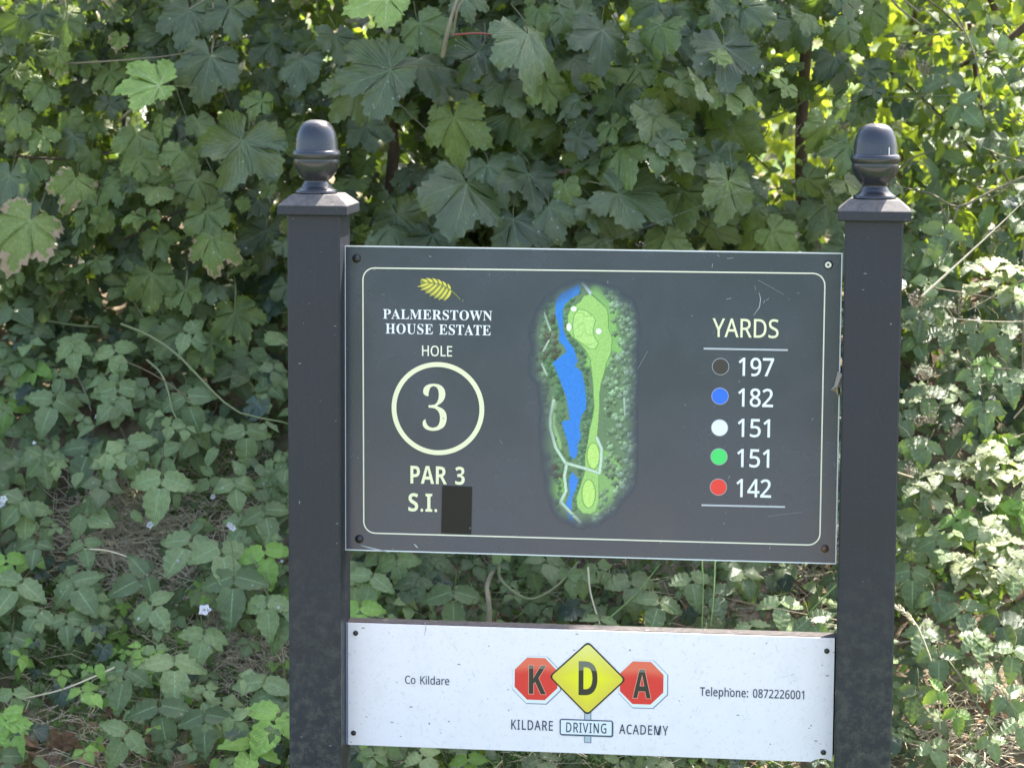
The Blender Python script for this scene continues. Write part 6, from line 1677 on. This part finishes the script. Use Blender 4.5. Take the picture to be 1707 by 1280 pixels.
# grass flower spikes beside the right post
def spike(px0, py0, px1, py1, Y, label):
    a, b = at(px0, py0, Y), at(px1, py1, Y)
    g_ = empty('grass_spike', tuple(b), label, 'grass')
    parts = []
    P = spline([a, (a + b) / 2 + np.array([0, 0, .006]), b], 14)
    rs = random.Random(int(px0))
    for k in range(46):
        t = k / 46
        q = P[int(t * (len(P) - 1))]
        d = unit(a - b); side = unit(np.cross(d, [rs.gauss(0, 1), rs.gauss(0, 1), rs.gauss(0, 1)]))
        w = .006 * math.sin(math.pi * min(1, t * .9 + .1)) + .0015
        e_ = q + side * w + d * .008
        parts.append(tube(np.array([q, (q + e_) / 2 + side * .001, e_]), [.0006, .0016, .0003], 4))
    V, F = join_np(parts)
    link('seed_head', mesh_np('seed_head', V, F, True), g_, M['straw'])
    base = np.array([b[0] + .05, Y + .02, float(bank(b[0] + .05, Y + .02))])
    V, F = tube(spline([a, b, (b + base) / 2 + np.array([.02, 0, .02]), base], 14), .0014, 4)
    link('stalk', mesh_np('stalk', V, F, True), g_, M['straw'])


spike(1490, 1008, 1530, 1045, .78, 'pale grass flower spike bending over right beside the edge of the right post')
spike(1664, 1145, 1692, 1188, .72, 'pale upright grass flower spike low at the right edge')

# ------------------------------------------------------------------ litter, dry grass, twigs on the bank
straws = []
def straw_patch(n, cx, cy, sx, sy, L=(.05, .16), r=.0009, up=.25):
    for _ in range(n):
        px, py = R.gauss(cx, sx), R.gauss(cy, sy)
        # find bank point on that line of sight
        lo, hi = .3, 3.0
        for _i in range(14):
            m = (lo + hi) / 2; q = at(px, py, m)
            if q[2] > bank(q[0], m): lo = m
            else: hi = m
        q = at(px, py, lo)
        a = R.uniform(0, 6.28); l = R.uniform(*L)
        d = np.array([math.cos(a), math.sin(a) * .7, R.uniform(-.1, up * 2)]); d = unit(d)
        e_ = q + d * l; e_[2] = max(e_[2], float(bank(e_[0], e_[1])) + .004)
        m_ = (q + e_) / 2 + np.array([R.uniform(-.02, .02), 0, R.uniform(0, .03)])
        straws.append(tube(np.array([q, m_, e_]), [r, r, r * .4], 3))


straw_patch(1500, 225, 900, 58, 46, (.04, .13), .0013)
straw_patch(700, 425, 1090, 55, 45, (.04, .12), .0012)
straw_patch(200, 140, 1140, 110, 60, (.05, .2), .0012)
straw_patch(300, 300, 1040, 80, 40)
straw_patch(160, 260, 1240, 170, 40)
straw_patch(350, 1600, 1230, 90, 45, (.04, .14), .0014)
straw_patch(250, 1370, 970, 30, 40)
straw_patch(120, 900, 1000, 160, 40)
straw_patch(200, 950, 1270, 260, 20)
straw_patch(250, 380, 810, 50, 40)
V, F = join_np(straws)
tag(link('dry_grass', mesh_np('dry_grass', V, F, True), None, M['straw']), 'tangled straw-coloured dry grass lying on the bank', 'dry grass', kind='stuff')
straws = []
straw_patch(900, 130, 1090, 100, 70, (.03, .10), .0008, .8)
straw_patch(500, 280, 1210, 150, 50, (.03, .09), .0008, .8)
straw_patch(400, 390, 800, 60, 50, (.03, .09), .0008, .8)
straw_patch(400, 850, 1000, 250, 40, (.05, .14), .0010, .9)
straw_patch(500, 950, 1275, 260, 15, (.05, .16), .0012, .9)
straw_patch(300, 470, 1230, 40, 40, (.04, .1), .001, .9)
V, F = join_np(straws)
tag(link('green_grass', mesh_np('green_grass', V, F, True), None, M['green_stalk']), 'thin green grass blades and weeds on the bank', 'grass', kind='stuff')

# small weeds: tiny leaflets
wi = []
def weeds(n, cx, cy, sx, sy, size, mats, h=.03):
    for _ in range(n):
        px, py = R.gauss(cx, sx), R.gauss(cy, sy)
        lo, hi = .3, 3.2
        for _i in range(12):
            m = (lo + hi) / 2; q = at(px, py, m)
            if q[2] > bank(q[0], m): lo = m
            else: hi = m
        q = at(px, py, lo); q[2] += R.uniform(0, h)
        wi.append((q, hang(R.uniform(-180, 180), R.uniform(0, 80), R.gauss(0, 40)), R.uniform(*size), R.choice(mats)))
weeds(700, 260, 1200, 170, 50, (.01, .024), ['small', 'bramble_young', 'bramble'])
weeds(1300, 100, 1080, 100, 60, (.008, .022), ['small', 'bramble_young', 'small'])
weeds(350, 390, 800, 60, 40, (.008, .018), ['bramble_young', 'small'])
weeds(250, 260, 1060, 60, 30, (.008, .016), ['small'])
weeds(1200, 950, 1000, 280, 45, (.012, .03), ['small', 'bramble', 'bramble_dark'])
weeds(250, 240, 850, 60, 30, (.008, .016), ['small', 'bramble_young'])
weeds(800, 950, 1268, 260, 20, (.012, .03), ['small', 'bramble', 'bramble_young'])
weeds(250, 1600, 1000, 60, 60, (.012, .03), ['small', 'bramble_young'])
joined_leaves('ground_weeds', wi, 'small', None)
tag(COL.objects['ground_weeds'], 'small green weeds growing low on the bank', 'weeds')

# leaf litter
li = []
def litter(n, cx, cy, sx, sy, size):
    for _ in range(n):
        px, py = R.gauss(cx, sx), R.gauss(cy, sy)
        lo, hi = .3, 3.2
        for _i in range(12):
            m = (lo + hi) / 2; q = at(px, py, m)
            if q[2] > bank(q[0], m): lo = m
            else: hi = m
        q = at(px, py, lo); q[2] += R.uniform(0, .012)
        nrm = unit([R.gauss(0, .5), R.gauss(-.4, .5), 1]); a = R.uniform(0, 6.28)
        li.append((q, frame([math.cos(a), math.sin(a), R.uniform(-.3, .3)], nrm), R.uniform(*size), 'dead'))
litter(160, 150, 1240, 130, 40, (.02, .05)); litter(120, 1600, 1240, 80, 40, (.015, .04)); litter(90, 400, 1080, 60, 50, (.015, .035))
litter(90, 230, 930, 60, 50, (.012, .03)); litter(120, 950, 1010, 220, 30, (.02, .04)); litter(60, 1370, 970, 25, 30, (.02, .04)); litter(80, 1620, 980, 50, 40, (.015, .03))
joined_leaves('leaf_litter', li, 'small', None)
tag(COL.objects['leaf_litter'], 'small brown dead leaves scattered over the bank', 'leaf litter')
big = [(45, 1240, .042, 20, 'curled orange-brown dead leaf at the lower left edge of the picture'), (108, 1252, .046, 80, 'flat pinkish-brown dead leaf in the middle of the lower left litter'),
       (158, 1272, .036, 150, 'orange-brown dead leaf at the bottom edge, below the left bramble'), (252, 1236, .034, 10, 'rust-brown dead leaf under the bramble leaves near the bottom'),
       (215, 1262, .032, 200, 'dark brown dead leaf half buried right of the orange one'), (380, 1232, .036, 60, 'reddish dead leaf beside the left post, under a bramble leaf'),
       (62, 1275, .034, 260, 'dark curled dead leaf in the bottom left corner'), (190, 1205, .028, 120, 'small pink-brown dead leaf above the litter at left'),
       (1640, 1195, .036, 30, 'pale brown dead leaf among the twigs at the lower right'), (1545, 1175, .03, 100, 'small brown dead leaf against the right post')]
for px, py, s, a, lab in big:
    lo, hi = .3, 3.2
    for _i in range(14):
        m = (lo + hi) / 2; q = at(px, py, m)
        if q[2] > bank(q[0], m): lo = m
        else: hi = m
    q = at(px, py, lo) + np.array([0, -.02, .02])
    ar = math.radians(a)
    fr = frame([math.cos(ar), math.sin(ar) * .6, math.sin(ar) * .7], [.2 * math.sin(a), -1.1, .7])
    V, F, L = SHAPES['syc'][int(px) % 6]
    V = V.copy(); V[:, 2] += .5 * V[:, 0] ** 2 + .12 * np.sin(V[:, 1] * 6 + a) + .08 * np.sin(V[:, 0] * 9)
    W = (V * s) @ fr.T + q
    tag(link('dead_leaf', mesh_np('dead_leaf', W, F, True, L), None, M['dead']), lab, 'dead leaf', 'large dead leaves on the bank')

# bigger sticks on the bank
for pts, r, lab in [([(1490, 1205), (1525, 1222), (1550, 1245), (1572, 1270)], .0045, 'forked brown stick running down the litter right of the right post'),
                    ([(1500, 1225), (1560, 1208), (1640, 1220)], .003, 'thin stick crossing the litter at the lower right'),
                    ([(200, 1083), (260, 1080), (330, 1070), (425, 1057)], .0028, 'long pale straight stick on the left bank below the white flower'),
                    ([(1640, 1255), (1670, 1240), (1707, 1250)], .003, 'short brown stick at the right edge near the bottom'),
                    ([(150, 1000), (200, 1020), (215, 1055), (210, 1080)], .002, 'thin curved twig below the dry grass clump'),
                    ([(250, 930), (270, 958), (282, 975)], .0035, 'short broken white twig at the end of the dry grass clump'),
                    ([(340, 1130), (370, 1150), (396, 1162)], .003, 'short grey twig in the litter left of the left post')]:
    P = []
    for px, py in pts:
        lo, hi = .3, 3.2
        for _i in range(14):
            m = (lo + hi) / 2; q = at(px, py, m)
            if q[2] > bank(q[0], m): lo = m
            else: hi = m
        q = at(px, py, lo); q[2] += .012; P.append(q)
    Ps = spline(P, 14)
    V, F = tube(Ps, np.linspace(r, r * .5, len(Ps)), 6)
    tag(link('stick', mesh_np('stick', V, F, True), None, M['twig']), lab, 'stick', 'sticks on the bank')

# ------------------------------------------------------------------ trees beyond
def far_tree(x, y, h, rx, ry, zc, rz, n, size, label, seed, mat='far'):
    t_ = empty('background_tree', (x, y, float(bank(x, y))), label, 'tree', 'trees beyond the hedge')
    stem('trunk', [(x, y, .8), (x + .1, y, h * .5), (x, y + .1, h * .85)], .07, .03, 'bark', t_)
    rs = random.Random(seed)
    cl = [(x + rs.uniform(-1, 1) * rx * .85, y + rs.uniform(-1, 1) * ry * .8, zc + rs.uniform(-1, 1) * rz * .9, rs.uniform(.22, .5)) for _ in range(46)]
    its = []
    for k in range(n):
        c = cl[k % len(cl)]
        v = unit([rs.gauss(0, 1), rs.gauss(0, 1), rs.gauss(0, 1)]) * c[3] * rs.uniform(.5, 1.05)
        its.append((np.array([c[0] + v[0], c[1] + v[1], max(c[2] + v[2], .5)]), hang(rs.gauss(0, 60), rs.uniform(0, 88), rs.gauss(0, 40)), rs.uniform(*size), mat))
    joined_leaves('crown', its, 'tiny', t_)


far_tree(.6, 5.6, 4.0, 1.5, .8, 1.6, 1.2, 8000, (.05, .09), 'sunlit yellow-green tree seen through the gaps behind the right finial', 1)
far_tree(2.6, 6.6, 4.5, 1.6, .9, 1.7, 1.3, 7000, (.05, .09), 'sunlit tree beyond the hedge at the right edge', 2)
far_tree(-1.2, 5.6, 4.5, 1.6, .9, 1.7, 1.4, 6500, (.05, .09), 'shaded tree beyond the left sycamore', 3, 'small')
far_tree(-3.4, 5.8, 4.5, 1.5, .9, 1.7, 1.4, 4500, (.05, .09), 'tree beyond the hedge at the left edge', 4, 'small')
# understorey behind the thickets; left part's dark ivy colour paints in deep shade
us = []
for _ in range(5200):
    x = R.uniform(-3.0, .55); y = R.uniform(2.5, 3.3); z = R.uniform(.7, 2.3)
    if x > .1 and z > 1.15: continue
    us.append((np.array([x, y, z]), hang(R.gauss(0, 50), R.uniform(0, 80), R.gauss(0, 40)), R.uniform(.05, .09), 'ivy'))  # dark ivy colour stands in for deep shade here
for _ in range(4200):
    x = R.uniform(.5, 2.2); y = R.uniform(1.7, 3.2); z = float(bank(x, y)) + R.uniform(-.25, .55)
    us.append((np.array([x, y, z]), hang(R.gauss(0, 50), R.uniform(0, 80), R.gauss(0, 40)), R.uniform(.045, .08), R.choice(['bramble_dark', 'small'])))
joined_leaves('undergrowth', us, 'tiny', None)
tag(COL.objects['undergrowth'], 'dense undergrowth, its leaves coloured dark for shade, filling the back of the hedge', 'undergrowth')
# far woodland
rs_ = random.Random(99)
its = []
for k in range(9000):
    x = rs_.uniform(-16, 16); y = 17 + rs_.uniform(-1.2, 1.2)
    z = .9 + rs_.random() ** .8 * (6 + 1.5 * math.sin(x * .7) + .8 * math.sin(x * 1.9))
    its.append((np.array([x, y, z]), hang(rs_.gauss(0, 60), rs_.uniform(0, 88), rs_.gauss(0, 40)), rs_.uniform(.25, .5), 'far'))
joined_leaves('woodland', its, 'tiny', None)
tag(COL.objects['woodland'], 'far line of woodland beyond the hedge', 'woodland')

# spider's thread across the leaves
P = spline([at(1000, 408, 1.2), at(1230, 318, 1.1), at(1425, 225, .9)], 10)
V, F = tube(P, .00013, 3)
web = NT('thread'); web.set(Base_Color=(.7, .7, .7, 1), Roughness=.3)
tag(link('spider_thread', mesh_np('spider_thread', V, F, True), None, web.m), 'fine spider thread running up to the right behind the map board', 'thread')
